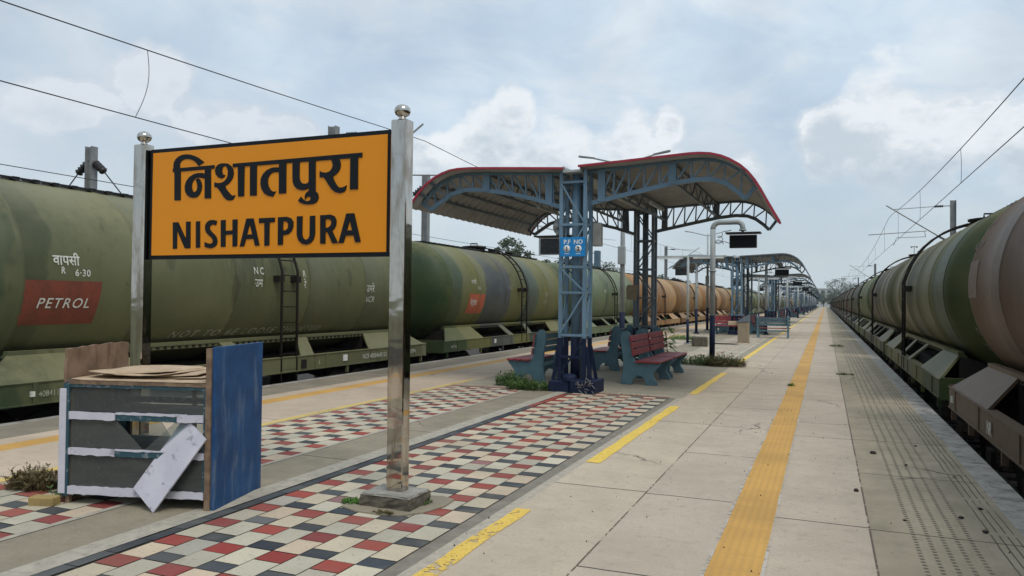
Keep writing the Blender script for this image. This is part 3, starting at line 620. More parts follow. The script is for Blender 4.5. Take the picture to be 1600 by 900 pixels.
# ------------------------------------------------------------ the two trains
WORD={'tank_olive':'dull olive green','tank_camouflage':'olive and slate patched','tank_pale_green':'pale green','tank_orange':'orange tan','tank_brown':'rusty orange brown',
'tank_ochre':'yellow ochre','tank_yellow_green':'yellow green','tank_mauve_brown':'mauve brown','tank_green_end':'olive with a dark moss green end','tank_grey_olive':'grey olive','tank_dark_olive':'dark olive','tank_rust':'rust brown'}
proto=make_wagon('tank_olive')
base_tree=tree_of(proto)
def far_proto():
    """wagons far down the line: barrel, underframe and ladder only"""
    t=empty('tank_wagon'); tk=barrel(28).build('tank','tank_olive',t); tk.material_slots[0].link='OBJECT'
    b=MB().box(-.95,.95,-5.4,5.4,.1,.44)
    for s in (-1,1):
        b.box(min(s*1.50,s*1.56),max(s*1.50,s*1.56),-5.7,5.7,.17,.46)
        b.box(min(s*1.12,s*1.21),max(s*1.12,s*1.21),-5,5,.74,.855)
        for m,_ in side_plates(s): b.add(m.v,m.f)
        for q in (-3.95,3.95): b.box(s*1.02,s*1.16,q-1.1,q+1.1,-.6,.0)
    u=b.build('underframe','tank_dark_olive',t)
    l=ladder_mesh(-1); l2=ladder_mesh(1); l.add(l2.v,l2.f); l.build('ladder','black_steel',t)
    MB().box(-.45,.45,-4.7,4.7,3.27,3.33).lathe([(0,.36),(.2,.4),(.24,0)],(0,-.55,3.22),'z',10).build('walkway','dark_metal',t)
    return t
farp=far_proto(); far_tree=tree_of(farp)
LMAT=['tank_olive','tank_olive','tank_camouflage','tank_pale_green','tank_orange','tank_brown','tank_orange','tank_brown','tank_ochre','tank_pale_green','tank_yellow_green','tank_grey_olive','tank_yellow_green','tank_ochre']
RMAT=['tank_rust','tank_mauve_brown','tank_green_end','tank_grey_olive','tank_yellow_green','tank_dark_olive','tank_grey_olive','tank_rust','tank_dark_olive','tank_grey_olive','tank_mauve_brown']
PIT=12.42; wagons={}
first=True; firstfar=True
for side,xc,yc0,mats,n in (('left',-11.08,11.8,LMAT,30),('right',3.18,19.1-PIT*1,RMAT,27)):
    for i in range(n):
        mat=mats[(i+1)%len(mats)] if i>=len(mats)-1 else mats[i+1]
        if i<12:
            if first: wgn=proto; first=False
            else: wgn=copy_tree(base_tree)[0]
        else:
            if firstfar: wgn=farp; firstfar=False
            else: wgn=copy_tree(far_tree)[0]
        wgn.location=(xc,yc0+PIT*i,0)
        # on the right the ladder sits on the far half as seen from the camera as well
        recolour(wgn,mat); wagons[(side,i)]=wgn
        for c in wgn.children:
            if i>=12 and c.name.startswith('tank'): c.material_slots[0].material=MT[mat]
        tag(wgn,'%s tank wagon, %s from the near end, %s train'%(WORD[mat],NUM[i],side),'tank wagon','tank wagons of the %s train'%side)
def of(side,i,name):
    return [c for c in wagons[(side,i)].children if c.name.split('.')[0]==name]
# lettering painted on the barrels (side +1 faces the platform for the left train)
w1=of('left',0,'tank')[0]; oy=11.8
g_=lambda y: y-oy
patch(w1,'warning_panel','trim_red',g_(6.83),g_(7.98),1.20,1.80,1,.004,.04)
MT['panel_red']=paint('panel_red',(.20,.046,.024),.65,(.14,.04,.022),6,dirt=(.06,.035,.02),dk=.5,lo=.45)
[c for c in w1.children if c.name.startswith('warning')][0].data.materials[0]=MT['panel_red']
put_text(w1,'lettering','PETROL',g_(7.05),1.43,.20,1,xs=1.0,shear=.2,spacing=1.18,offset=.001,lift=.012)
put_text(w1,'lettering','वापसी',g_(7.26),2.02,.19,1,xs=.9,offset=.004)
put_text(w1,'lettering','R',g_(7.37),1.90,.13,1,offset=.003); put_text(w1,'lettering','6·30',g_(7.58),1.87,.135,1,xs=.95,offset=.003,spacing=1.1)
put_text(w1,'lettering','NC',g_(11.20),2.03,.185,1,xs=.85,spacing=1.5,offset=.003); put_text(w1,'lettering','R',g_(12.62),2.02,.185,1,xs=.85,offset=.002)
put_text(w1,'lettering','उम',g_(11.22),1.80,.21,1,xs=.85,offset=.002); put_text(w1,'lettering','रे',g_(12.64),1.80,.21,1,xs=.85,offset=.002)
put_text(w1,'lettering','उमरे',g_(14.9),1.76,.23,1,xs=.95,offset=.002); put_text(w1,'lettering','NCR',g_(14.86),1.53,.185,1,xs=.95,shear=.2,spacing=1.15,offset=.002)
put_text(w1,'lettering','400',g_(15.9),1.84,.15,1,offset=.002); put_text(w1,'lettering','3',g_(16.62),1.84,.15,1,offset=.002)
put_text(w1,'lettering','NOT TO BE LOOSE SHUNTED',g_(9.50),.93,.20,1,mat='stencil_faint',xs=1.21,shear=.45,spacing=1.30,lift=.014,offset=.003)
def sill_text(side,i,body,y,z,size,mat='stencil',sgn=1,xs=.9):
    vs,fs=textmesh(body,size,.001); o0=sorted(of(side,i,'sill'),key=lambda o:o.data.vertices[0].co.x*sgn)[-1]
    yc=wagons[(side,i)].location.y
    me=bpy.data.meshes.new('lettering'); me.from_pydata([(sgn*1.580,(y-yc)+(a*xs if sgn>0 else -a*xs),z+b) for a,b in vs],[],fs); me.materials.append(MT[mat])
    o=bpy.data.objects.new('lettering',me); C.objects.link(o); o.parent=o0; return o
def sill_box(side,i,y,z,a,b,mat,sgn=1):
    o0=sorted(of(side,i,'sill'),key=lambda o:o.data.vertices[0].co.x*sgn)[-1]; yc=wagons[(side,i)].location.y
    MB().box(min(sgn*1.56,sgn*1.585),max(sgn*1.56,sgn*1.585),y-yc,y-yc+a,z,z+b).build('label_plate',mat,o0)
sill_text('left',0,'NCR 40084645133',14.55,.265,.15,xs=.85); sill_text('left',0,'BTPN',17.0-.35,.27,.13,xs=.85); sill_box('left',0,13.83,.27,.13,.13,'white_paint')
sill_text('left',0,'4084118',6.97,.27,.11,'stencil_faint'); sill_box('left',0,6.86,.28,.06,.07,'stencil'); sill_text('left',0,'6',12.95,.26,.14,'stencil_faint'); sill_box('left',0,12.42,.22,.14,.17,'black_steel')
w2=of('left',1,'tank')[0]; oy=11.8+PIT
patch(w2,'warning_panel','panel_red',g_(20.35),g_(21.45),1.20,1.78,1,.004,.06)
MT['panel_orange']=paint('panel_orange',(.42,.085,.03),.6,(.33,.07,.03),6,dk=.3); [c for c in w2.children if c.name.startswith('warning')][0].data.materials[0]=MT['panel_orange']
put_text(w2,'lettering','पेट्रोल',g_(20.5),1.45,.22,1,mat='stencil',xs=.8,offset=.003); put_text(w2,'lettering','वापसी',g_(20.55),2.08,.18,1); put_text(w2,'lettering','6·30',g_(20.95),1.92,.14,1)
put_text(w2,'lettering','N C',g_(23.4),1.95,.2,1,mat='stencil_faint'); put_text(w2,'lettering','उमरे',g_(26.9),1.72,.25,1,mat='stencil_faint'); put_text(w2,'lettering','NCR',g_(26.8),1.47,.22,1,mat='stencil_faint',shear=.2)
sill_text('left',1,'400746',18.9,.26,.13,'stencil_faint'); sill_box('left',1,21.9,.27,.12,.13,'stencil')
w3=of('left',2,'tank')[0]; oy=11.8+2*PIT
put_text(w3,'lettering','उ म रे',g_(35.2),1.98,.24,1,mat='stencil'); put_text(w3,'lettering','N C R',g_(37.6),1.5,.30,1,mat='stencil'); put_text(w3,'lettering','NCR',g_(39.4),1.85,.25,1,mat='stencil')
wr=of('right',0,'tank')[0]; oy=19.1-PIT
patch(wr,'lettering_panel','tan_box',g_(11.15),g_(11.75),1.70,2.18,-1,.004)
MT['panel_mauve']=paint('panel_mauve',(.165,.115,.088),.7,(.12,.085,.065),9,dk=.4); [c for c in wr.children if c.name.startswith('lettering_panel')][0].data.materials[0]=MT['panel_mauve']
put_text(wr,'lettering','NCR 4008',g_(11.85),2.34,.16,-1,mat='panel_mauve',xs=.8); put_text(wr,'lettering','उमरे',g_(11.65),2.62,.17,-1,mat='panel_mauve'); put_text(wr,'lettering','MT 27·1',g_(11.9),1.22,.14,-1,mat='panel_mauve'); put_text(wr,'lettering','CC 58·3',g_(11.9),1.02,.14,-1,mat='panel_mauve')
sill_text('right',0,'NR',9.55,.24,.2,'stencil',-1); sill_box('right',0,12.0,.27,.06,.09,'stencil',-1)

# ------------------------------------------------------------ station name board
nb_=tag(empty('station_name_board',(-4.43,5.22,0)),'yellow station name board reading NISHATPURA on two steel posts','name board')
def L(o): return (-4.43,-5.22,0)
def lb(b): b.v=[(x+4.43,y-5.22,z) for x,y,z in b.v]; return b
pa=lb(MB().box(-5.70,-3.165,5.215,5.255,1.935,2.935)).build('panel','sign_black',nb_)
lb(MB().box(-5.665,-3.20,5.208,5.2145,1.97,2.90)).build('face','sign_yellow',pa)
def letters(name,polys,y):
    b=MB()
    for i,p in enumerate(polys): b.prism([(a/1000-5.7+4.43,c/1000+1.94) for a,c in p],y-5.22-i*.0002,y-5.22+.004,'y')
    me=b.mesh(name); bm=bmesh.new(); bm.from_mesh(me); bmesh.ops.triangulate(bm,faces=[q for q in bm.faces if len(q.verts)>4],ngon_method='EAR_CLIP'); bm.to_mesh(me); bm.free()
    me.materials.append(MT['sign_black']); o=bpy.data.objects.new(name,me); C.objects.link(o); o.parent=pa; return o
letters('hindi_lettering',HINDI,5.203); letters('english_lettering',LATIN,5.203)
for px_,top in ((-3.075,3.00),(-5.79,2.985)):
    po=lb(MB().box(px_-.072,px_+.072,5.165,5.275,.0 if px_<-4 else .10,top)).build('post','stainless',nb_,bevel=.008)
    lb(MB().lathe([(-.005,.012),(.0,.03),(.012,.034),(.02,.02),(.03,.035),(.045,.055),(.07,.066),(.095,.06),(.115,.042),(.13,.0)],(px_,5.22,top),'z',24)).build('finial','stainless',po)
for z in (2.80,2.07):
    lb(MB().box(-5.72,-3.147,5.256,5.275,z-.02,z+.02)).build('bracket','galv',nb_)
def rough_block(rx,ry,z0,z1,nseg,j,seed):
    rnd=random.Random(seed); b=MB(); rows=[]; per=[]
    for k in range(nseg): per.append((-rx+2*rx*k/nseg,-ry))
    for k in range(nseg): per.append((rx,-ry+2*ry*k/nseg))
    for k in range(nseg): per.append((rx-2*rx*k/nseg,ry))
    for k in range(nseg): per.append((-rx,ry-2*ry*k/nseg))
    n=len(per); lv=4
    for i in range(lv+1):
        z=z0+(z1-z0)*i/lv; q=1.03-.06*i/lv
        b.v+=[(x*q+rnd.uniform(-j,j),y*q+rnd.uniform(-j,j),z+(rnd.uniform(-j,j)*.5 if 0<i else 0)) for x,y in per]
    for i in range(lv):
        for k in range(n): b.f.append((i*n+k,i*n+(k+1)%n,(i+1)*n+(k+1)%n,(i+1)*n+k)); b.smooth.append(False)
    b.f.append(tuple(lv*n+k for k in range(n))); b.smooth.append(False); return b
ft=rough_block(.215,.165,0,.10,7,.009,5).build('concrete_footing','mossy_cement',nb_); ft.location=(1.345,-.01,0)
c2=rough_block(.205,.155,.099,.116,7,.005,6).build('cement_cap','cement',nb_); c2.location=(1.345,-.01,0)
lb(MB().box(-5.98,-5.6,5.05,5.4,-.0,.09)).build('concrete_footing','mossy_cement',nb_,bevel=.015)
# broken ground round the footing: earth patch
def blob(name,mat,pts,z,th=.01):
    n=len(pts); b=MB().prism(pts,z-.01,z,'z'); return b.build(name,mat)
def ringpts(cx,cy,rx,ry,n=22,j=.2,seed=1):
    rnd=random.Random(seed); return [(cx+rx*math.cos(2*PI*k/n)*(1+rnd.uniform(-j,j)),cy+ry*math.sin(2*PI*k/n)*(1+rnd.uniform(-j,j))) for k in range(n)]
struct(blob('earth_patch','conc_mid',[(-3.42,4.97),(-3.25,4.90),(-3.05,4.90),(-2.88,4.93),(-2.76,5.08),(-2.70,5.3),(-2.72,5.5),(-2.85,5.56),(-3.05,5.5),(-3.28,5.42),(-3.43,5.25)],.017))

# ------------------------------------------------------------ abandoned display kiosk
KX,KY,KR=-5.40,4.19,math.atan2(.29,1.17)
kk=tag(empty('vendor_kiosk',(KX,KY,0),KR),'abandoned glazed food kiosk with blue side and torn cardboard on top','kiosk')
W,Dp=1.20,.74
glassy('glass_dusty',(.22,.225,.21),.25); glassy('glass_thin',(.24,.25,.24),.16)
# side boards
MB().box(W,W+.030,-.005,Dp,.0,1.225).build('side_board','blue_board',kk,bevel=.002)
MB().box(W-.042,W-.001,-.022,.02,.0,1.215).build('board_edge','ply_edge',kk)
lbd=MB().prism([(-.004,.93),(-.008,1.05),(.004,1.12),(-.002,1.185),(.06,1.192),(.11,1.186),(.19,1.20),(.25,1.197),(.33,1.206),(.40,1.20),(.52,1.212),(.60,1.205),(.68,1.21),(Dp,1.203),(Dp-.006,1.1),(Dp+.004,1.0),(Dp,.93)],-.022,.0,'x').build('side_board','ply_brown',kk); lbd['label']='weathered brown plywood board'
MB().box(-.026,-.001,.0,Dp,.06,.929).build('side_board','teal_trim',kk)
MB().box(-.045,.012,-.022,-.001,.085,.885).build('corner_strip','lilac',kk,bevel=.003)
MB().box(.013,.035,-.018,.0,.07,.93).build('corner_strip','teal_trim',kk)
# rails across the front: (z0,z1,material)
def rail(z0,z1,x0,x1,mat,y0=-.02,y1=0.0,nm='front_rail'): ragged(MB(),x0,x1,y0,y1,z0,z1,.006 if mat=='lilac' else .004,max(4,int((x1-x0)*30))).build(nm,mat,kk)
rail(.925,.95,.036,W-.043,'ply_edge'); rail(.90,.924,.036,W-.043,'teal_trim',-.012)
rail(.655,.71,.036,.42,'lilac',-.021); rail(.655,.71,.421,W-.043,'teal_trim',-.012); rail(.70,.716,.421,W-.20,'lilac',-.016); rail(.66,.713,.93,W-.06,'lilac',-.021)
rail(.385,.435,.036,.42,'lilac',-.021); rail(.38,.43,.421,W-.043,'teal_trim',-.012); rail(.425,.437,.421,W-.10,'lilac',-.016); rail(.385,.435,1.02,W-.05,'lilac',-.021)
rail(.085,.145,.036,.66,'lilac',-.021); rail(.085,.14,.661,W-.043,'teal_trim',-.010); rail(.09,.142,.84,W-.05,'lilac',-.022)
rail(.13,.90,W-.065,W-.044,'teal_trim',-.008,.008,'front_stile')
# floor and shelves
for z,mt in ((.10,'dusty_board'),(.395,'dusty_board'),(.665,'dusty_board'),(.935,'dusty_board')): MB().box(.0,W-.002,.005,Dp-.02,z,z+.014).build('shelf',mt,kk)
# glass front
for z0,z1,m_ in ((.146,.384,'glass_dusty'),(.715,.899,'glass_thin')): MB().box(.04,W-.066,.002,.006,z0,z1).build('glass_pane',m_,kk)
MB().box(.04,.41,.002,.006,.44,.654).build('glass_pane','glass_dusty',kk)
MB().prism([(.411,.44),(.64,.44),(.42,.654),(.411,.654)],.002,.006,'y').build('glass_pane','glass_dusty',kk)
MB().prism([(.66,.44),(1.13,.44),(1.13,.654),(.90,.654)],.002,.006,'y').build('glass_pane','glass_thin',kk)
# back: boards below, posts and a broken pane in the middle row
MB().box(0,W,Dp-.018,Dp-.004,.06,.40).build('back_board','dusty_board',kk); 
MB().prism([(0,.40),(.42,.40),(.22,.69),(0,.69)],Dp-.016,Dp-.012,'y').build('back_pane','glass_thin',kk)
MB().box(0,W,Dp-.018,Dp-.004,.69,.74).build('back_rail','teal_trim',kk)
MB().prism([(0,.741),(.85,.741),(.70,.93),(0,.93)],Dp-.016,Dp-.012,'y').build('back_pane','glass_thin',kk)
for x in (.0,.60,W-.03): MB().box(x,x+.03,Dp-.003,Dp+.025,.0,.93).build('leg','ply_edge',kk)
for x,y in ((.0,.0),(W-.03,.0)): MB().box(x,x+.03,y+.008,y+.04,.0,.93).build('leg','ply_edge',kk)
# loose panel leaning on the front
lp=MB().box(-.165,.165,-.006,.006,0,.62).build('leaning_panel','lilac'); tag(lp,'pale lilac board leaning askew against the kiosk front','board')
p0,p1,p2=Vector((-4.555,4.185,.012)),Vector((-4.70,4.345,.70)),Vector((-4.245,4.33,.52))
# frame: long edge from the bottom corner to the right-hand corner
ex=(p2-p0); ey=None
A0=Vector((-4.57,4.265,.008)); A1=Vector((-4.225,4.415,.548)); A2=Vector((-4.835,4.30,.125))
e1=(A1-A0); e2=(A2-A0); e1n=e1.normalized(); e2=(e2-e1n*e2.dot(e1n)); nn=e1n.cross(e2.normalized())*.006
q=[A0,A1,A1+e2,A0+e2]
me=MB().add([v-nn for v in q]+[v+nn for v in q],[(0,1,2,3),(7,6,5,4),(0,4,5,1),(1,5,6,2),(2,6,7,3),(3,7,4,0)]).mesh('leaning_panel'); me.materials.append(MT['lilac']); lp.data=me
# cardboard sheets on the roof of the kiosk
rc=random.Random(5)
for i in range(6):
    cx,cy=(.6,.36) if i==0 else (rc.uniform(.42,.8),rc.uniform(.28,.45)); hw,hd=(.62,.40) if i==0 else (rc.uniform(.28,.45),rc.uniform(.22,.32)); n=26; pts=[]
    for k in range(n):
        t=2*PI*k/n; sx=max(-1,min(1,1.35*math.cos(t))); sy=max(-1,min(1,1.35*math.sin(t)))
        pts.append((min(W-.03,max(.02,cx+hw*sx+rc.uniform(-.025,.025))),min(Dp-.01,max(-.02,cy+hd*sy+rc.uniform(-.02,.02)))))
    z=.9505+i*.011; m_=MB(); vs=[(x,y,z+.012*math.sin(x*7+i)*math.sin(y*6+i)+.009*i*(x-.5)*.3+.01) for x,y in pts]
    m_.add(vs+[(x,y,zz-.005) for x,y,zz in vs],[tuple(range(n)),tuple(range(n,2*n))[::-1]]+[(k,(k+1)%n,n+(k+1)%n,n+k) for k in range(n)])
    o=m_.build('cardboard_sheet','cardboard'); o.location=(KX,KY,0); o.rotation_euler[2]=KR
    tag(o,['lowest torn tan cardboard sheet on top of the kiosk','second cardboard sheet from the bottom of the pile on the kiosk','third cardboard sheet from the bottom of the pile on the kiosk','third cardboard sheet from the top of the pile on the kiosk','cardboard sheet just under the topmost one on the kiosk','topmost crumpled cardboard sheet on the kiosk'][i],'cardboard','cardboard sheets on the kiosk')
o=MB().cbox(0,0,.035,.20,.10,.07).build('brick','brick_yellow',bevel=.008); o.location=(-5.50,4.10,0); o.rotation_euler[2]=.3
tag(o,'yellowish brick propping the left front corner of the kiosk','brick')

# ------------------------------------------------------------ platform shelter
RW=[(-3.99,3.955),(-3.28,3.99),(-2.55,4.03),(-2.1,4.055),(-1.92,4.055),(-1.74,4.035),(-1.58,3.99),(-1.44,3.925),(-1.29,3.83),(-1.17,3.72),(-1.06,3.58),(-.97,3.43),(-.88,3.26),(-.77,3.06),(-.66,2.86)]
LW=[(-4.26,3.93),(-5.31,3.99),(-6.05,4.03),(-6.31,4.03),(-6.48,4.01),(-6.65,3.96),(-6.82,3.88),(-6.98,3.77),(-7.12,3.63),(-7.23,3.50),(-7.32,3.34)]
RB=[(-3.84,3.34),(-3.1,3.49),(-2.37,3.63),(-1.97,3.67),(-1.71,3.65),(-1.52,3.57),(-1.34,3.43),(-1.22,3.31)]
LBt=[(-4.42,3.29),(-4.87,3.44),(-5.43,3.58),(-6.01,3.67),(-6.35,3.68),(-6.63,3.60),(-6.85,3.46),(-7.05,3.33)]
DY=5.7
def interp(P_,x):
    P2=sorted(P_); 
    for (a,b),(c,d) in zip(P2,P2[1:]):
        if a<=x<=c: return b+(d-b)*(x-a)/(c-a)
    return P2[0][1] if x<P2[0][0] else P2[-1][1]
def make_shelter():
    t=empty('platform_shelter',(0,0,0)); B='steel_blue'
    cxs=(-4.345,-3.905)
    for y in (0,DY):
        # lattice column: four angle legs round a pipe
        m=MB(); 
        for x in cxs:
            for dy in (-.17,.17): m.box(x-.032,x+.032,y+dy-.03,y+dy+.03,.95,3.93)
        m.tube([(-4.125,y,.95),(-4.125,y,3.92)],.075,12)
        zs=[1.0,1.75,2.2,2.95,3.7] if y==0 else [1.0,1.7,2.4,3.1,3.8]
        for z in zs:
            for dy in (-.19,.19): m.beam((cxs[0],y+dy,z),(cxs[1],y+dy,z),.035,.04)
            for x in cxs: m.beam((x,y-.17,z),(x,y+.17,z),.03,.04)
        for i in range(len(zs)-1):
            for dy in (-.20,.20): m.beam((cxs[i%2],y+dy,zs[i]+.02),(cxs[1-i%2],y+dy,zs[i+1]-.02),.028,.028)
            for x in cxs: m.beam((x,y-.17,zs[i]),(x,y+.17,zs[i+1]),.025,.025)
        col=m.build('column','steel_blue' if y==0 else 'steel_grey',t)
        m=MB()
        for x in cxs:
            for dy in (-.17,.17): m.box(x-.034,x+.034,y+dy-.034,y+dy+.034,.22,.949)
        for x,s in ((cxs[0],-1),(cxs[1],1)):
            for dy in (-.17,.17): m.beam((x+s*.02,y+dy,.80),(x+s*.13,y+dy,.20),.022,.06)
        m.tube([(-4.125,y,.24),(-4.125,y,.949)],.080,12); m.beam((cxs[0],y-.2,.30),(cxs[1],y-.2,.93),.03); m.beam((cxs[0],y-.2,.62),(cxs[1],y-.2,.62),.035,.05)
        m.build('column_foot','navy',col)
        m=MB().box(-4.52,-4.13,y-.30,y+.30,-.01,.20).box(-4.12,-3.66,y-.33,y+.28,-.01,.23); m.build('base_block','navy',col,bevel=.02)
        # truss arms
        for nm,top,bot,d in (('truss_arm',RW,RB,1),('truss_arm',LW,LBt,-1)):
            m=MB(); tp=[(x,z-.055) for x,z in top if (x<-1.0 if d>0 else x>-7.26)]
            for (a,b),(c,e) in zip(tp,tp[1:]): m.beam((a,y,b),(c,y,e),.07,.055)
            for (a,b),(c,e) in zip(bot,bot[1:]): m.beam((a,y,b),(c,y,e),.07,.075)
            m.beam((bot[-1][0],y,bot[-1][1]),(tp[-1][0],y,tp[-1][1]),.06,.06)
            x0,x1=(-3.72,-1.30) if d>0 else (-4.55,-6.96); n=9; prev=None
            for k in range(n+1):
                x=x0+(x1-x0)*k/n; zb,zt=interp(bot,x),interp(top,x)-.05
                if k%1==0: m.beam((x,y,zb),(x+d*.02,y,zt),.028,.028)
                if k<n: xn=x0+(x1-x0)*(k+1)/n; m.beam((x,y,zb),(xn,y,interp(top,xn)-.05),.028,.028)
            for x in ((-3.655,-2.42) if d>0 else (-4.635,-5.875)):
                zb,zt=interp(bot,x),interp(top,x)-.04; m.box(x-.065,x+.065,y-.05,y+.05,zb-.02,zt)
            m.build(nm,'steel_blue' if y==0 else 'steel_grey',t)
    # longitudinal lattice purlins
    for x,P_ in ((-2.42,RW),(-3.655,RW),(-4.635,LW),(-5.875,LW)):
        zt=interp(P_,x)-.07; zb=zt-.30; m=MB(); m.beam((x,.06,zt),(x,DY-.06,zt),.045); m.beam((x,.06,zb),(x,DY-.06,zb),.045)
        n=14
        for k in range(n): 
            ya=.06+(DY-.12)*k/n; yb=.06+(DY-.12)*(k+1)/n; m.beam((x,ya,zb if k%2 else zt),(x,yb,zt if k%2 else zb),.022)
        m.build('lattice_purlin','steel_grey',t)
    for P_,xs in ((RW,(-1.25,-1.08)),(LW,(-6.9,-7.12))):
        for x in xs:
            m=MB(); z=interp(P_,x)-.05; m.beam((x,-.3,z),(x,DY+.3,z),.04,.05); m.build('eave_rail','steel_grey',t)
    # corrugated wings
    for P_ in (RW,LW):
        n=int((DY+.7)/.0375); vs=[]; m=MB(); k=len(P_)
        for j in range(n+1):
            yy=-.35+(DY+.7)*j/n; wv=.028*math.cos(2*PI*(yy)/.30)
            for i,(x,z) in enumerate(P_):
                a=P_[max(0,i-1)]; b=P_[min(k-1,i+1)]; dx,dz=b[0]-a[0],b[1]-a[1]; l=math.hypot(dx,dz); nx,nz=-dz/l,dx/l
                if nz<0: nx,nz=-nx,-nz
                xl=-.68-.34*min(1,1.6*j/n)
                if x>xl: x,z=xl,interp(P_,xl)
                vs.append((x+nx*wv,yy,z+nz*wv-.012))
        m.add(vs,[(j*k+i,j*k+i+1,(j+1)*k+i+1,(j+1)*k+i) for j in range(n) for i in range(k-1)],True)
        o=m.build('roof_wing','roof_sheet',t); so=o.modifiers.new('thickness','SOLIDIFY'); so.thickness=.004
        for y in (-.36,DY+.36):
            m=MB()
            for (a,b),(c,e) in zip(P_,P_[1:] if y<0 else [q for q in P_[1:] if q[0]<-1.0]): m.beam((a,y,b-.008),(c,y,e-.008),.03,.038)
            m.build('verge_trim','trim_red',o)
    MB().box(-4.29,-3.96,-.3,DY+.3,3.86,3.90).box(-4.29,-4.27,-.3,DY+.3,3.90,3.97).box(-3.98,-3.96,-.3,DY+.3,3.90,3.97).build('gutter','pole_grey',t)
    MB().tube([(-4.125,.30,3.86),(-4.125,.30,.05)],.05,10).build('downpipe','steel_grey',t)
    # tube lights under the wings
    for x in (-3.05,-5.3): MB().box(x-.03,x+.03,1.2,2.4,3.44,3.50).build('tube_light','pole_grey',t)
    return t
sh=make_shelter(); sh.location=(0,13.1,0); sh_tree=tree_of(sh)
tag(sh,'nearest shelter, curved corrugated wings edged in red on blue lattice columns','platform shelter','shelters along the platform')
shelters=[sh]
for i in range(1,15):
    s=copy_tree(sh_tree)[0]; s.location=(0,13.1+27*i,0); shelters.append(s)
    for c in s.children:
        for q in [c]+list(c.children):
            if q.type=='MESH' and q.name.startswith('verge_trim'):
                q.material_slots[0].link='OBJECT'; q.material_slots[0].material=MT['steel_grey']
    tag(s,'grey edged curved shelter, %s along the platform from the name board'%NUM[i],'platform shelter','shelters along the platform')
# platform number sign on the first column
ps=tag(MB().cbox(0,0,0,.46,.02,.34).build('platform_sign','sign_cyan',bevel=.004),'cyan platform number plate on the nearest shelter column','platform sign'); ps.location=(-4.11,12.86,2.55)
def flat_text(parent,name,body,x,z,size,mat,y=-.0125,xs=1,offset=.0):
    vs,fs=textmesh(body,size,offset); me=bpy.data.meshes.new(name); me.from_pydata([(x+a*xs,y,z+b) for a,b in vs],[],fs); me.materials.append(MT[mat]); o=bpy.data.objects.new(name,me); C.objects.link(o); o.parent=parent; return o
flat_text(ps,'lettering','P.F  NO',-.165,.055,.105,'white_paint',offset=.003)
for x,s_ in ((-.105,'1'),(.105,'2')):
    dk_=MB().lathe([(-.0115,.0),(-.0115,.062),(-.0105,.062)],(x,0,-.03),'y',20).build('number_disc','white_paint',ps); flat_text(dk_,'number',s_,x-.024,-.065,.10,'sign_black',y=-.014,offset=.004)
    MB().box(x-.045,x+.045,-.012,-.0102,-.125,-.113).build('underline','white_paint',ps)
# things fixed to the first columns
def dboard(loc,label,rz=0):
    t=tag(empty('display_board',loc,rz),label,'display board')
    MB().box(-.32,.32,-.06,.06,-.14,.14).build('screen','board_black',t,bevel=.01); MB().box(-.42,.42,-.14,.14,.17,.195).build('hood','dark_metal',t,bevel=.005)
    MB().box(-.34,.34,-.065,-.058,-.16,-.14).box(-.34,.34,-.065,-.058,.14,.16).box(-.34,-.32,-.065,-.058,-.14,.14).box(.32,.34,-.065,-.058,-.14,.14).build('frame','galv',t)
    MB().tube([(0,0,.19),(0,0,.30)],.03,8).build('hanger','pole_grey',t); return t
dboard((-4.56,13.35,2.60),'small black display board on the left of the nearest shelter column')
sp=tag(empty('loudspeaker',(-4.55,13.55,2.98)),'grey horn loudspeaker behind the nearest shelter column','loudspeaker')
MB().lathe([(0,.16),(-.005,.17),(-.02,.155),(-.12,.08),(-.22,.05),(-.30,.05),(-.31,0)],(0,0,0),'y',20).build('horn','pole_grey',sp); MB().box(-.02,.2,-.25,-.2,-.02,.02).build('bracket','galv',sp)
for i,(x,z,sx,sz,lab) in enumerate(((-3.80,2.80,.16,.42,'upper pale junction box right of the nearest shelter column'),(-3.80,2.36,.09,.30,'lower slim junction box right of the nearest shelter column'))):
    t=tag(empty('junction_box',(x,13.35,z)),lab,'junction box'); MB().cbox(0,0,0,sx,.14,sz).build('case','box_grey' if i==0 else 'steel_blue',t,bevel=.008); MB().cbox(0,-.073,0,sx*.85,.006,sz*.88).build('door','box_grey' if i==0 else 'steel_blue',t)
t=tag(empty('junction_box',(-4.39,18.55,1.82)),'square tan box strapped to the rear column of the nearest shelter','junction box'); MB().prism([(-.13,-.16),(.10,-.19),(.14,.1),(.13,.19),(-.10,.19),(-.14,.12)],-.05,.05,'y').build('case','tan_box',t)
# cement rubble and cable coil at the foot
t=tag(MB().lathe([(0,.12),(.02,.13),(.10,.13),(.13,.09),(.14,0)],(0,0,0),'z',16).build('cement_pot','navy'),'navy painted lump beside the near column base','pot'); t.location=(-4.16,12.90,.19)
b=MB(); rr=random.Random(3)
for k in range(15):
    a=rr.uniform(0,6.28); x,y,z=rr.uniform(-.12,.12),rr.uniform(-.05,.05),rr.uniform(.02,.26); b.tube([(x,y,z),(x+.08*math.cos(a),y,z+.07*math.sin(a)),(x+.05*math.cos(a+1),y+.03,z-.05)],.005,4)
o=tag(b.build('wire_tangle','cement'),'tangle of pale dry vines on the near column base','vines'); o.location=(-3.82,12.72,0)

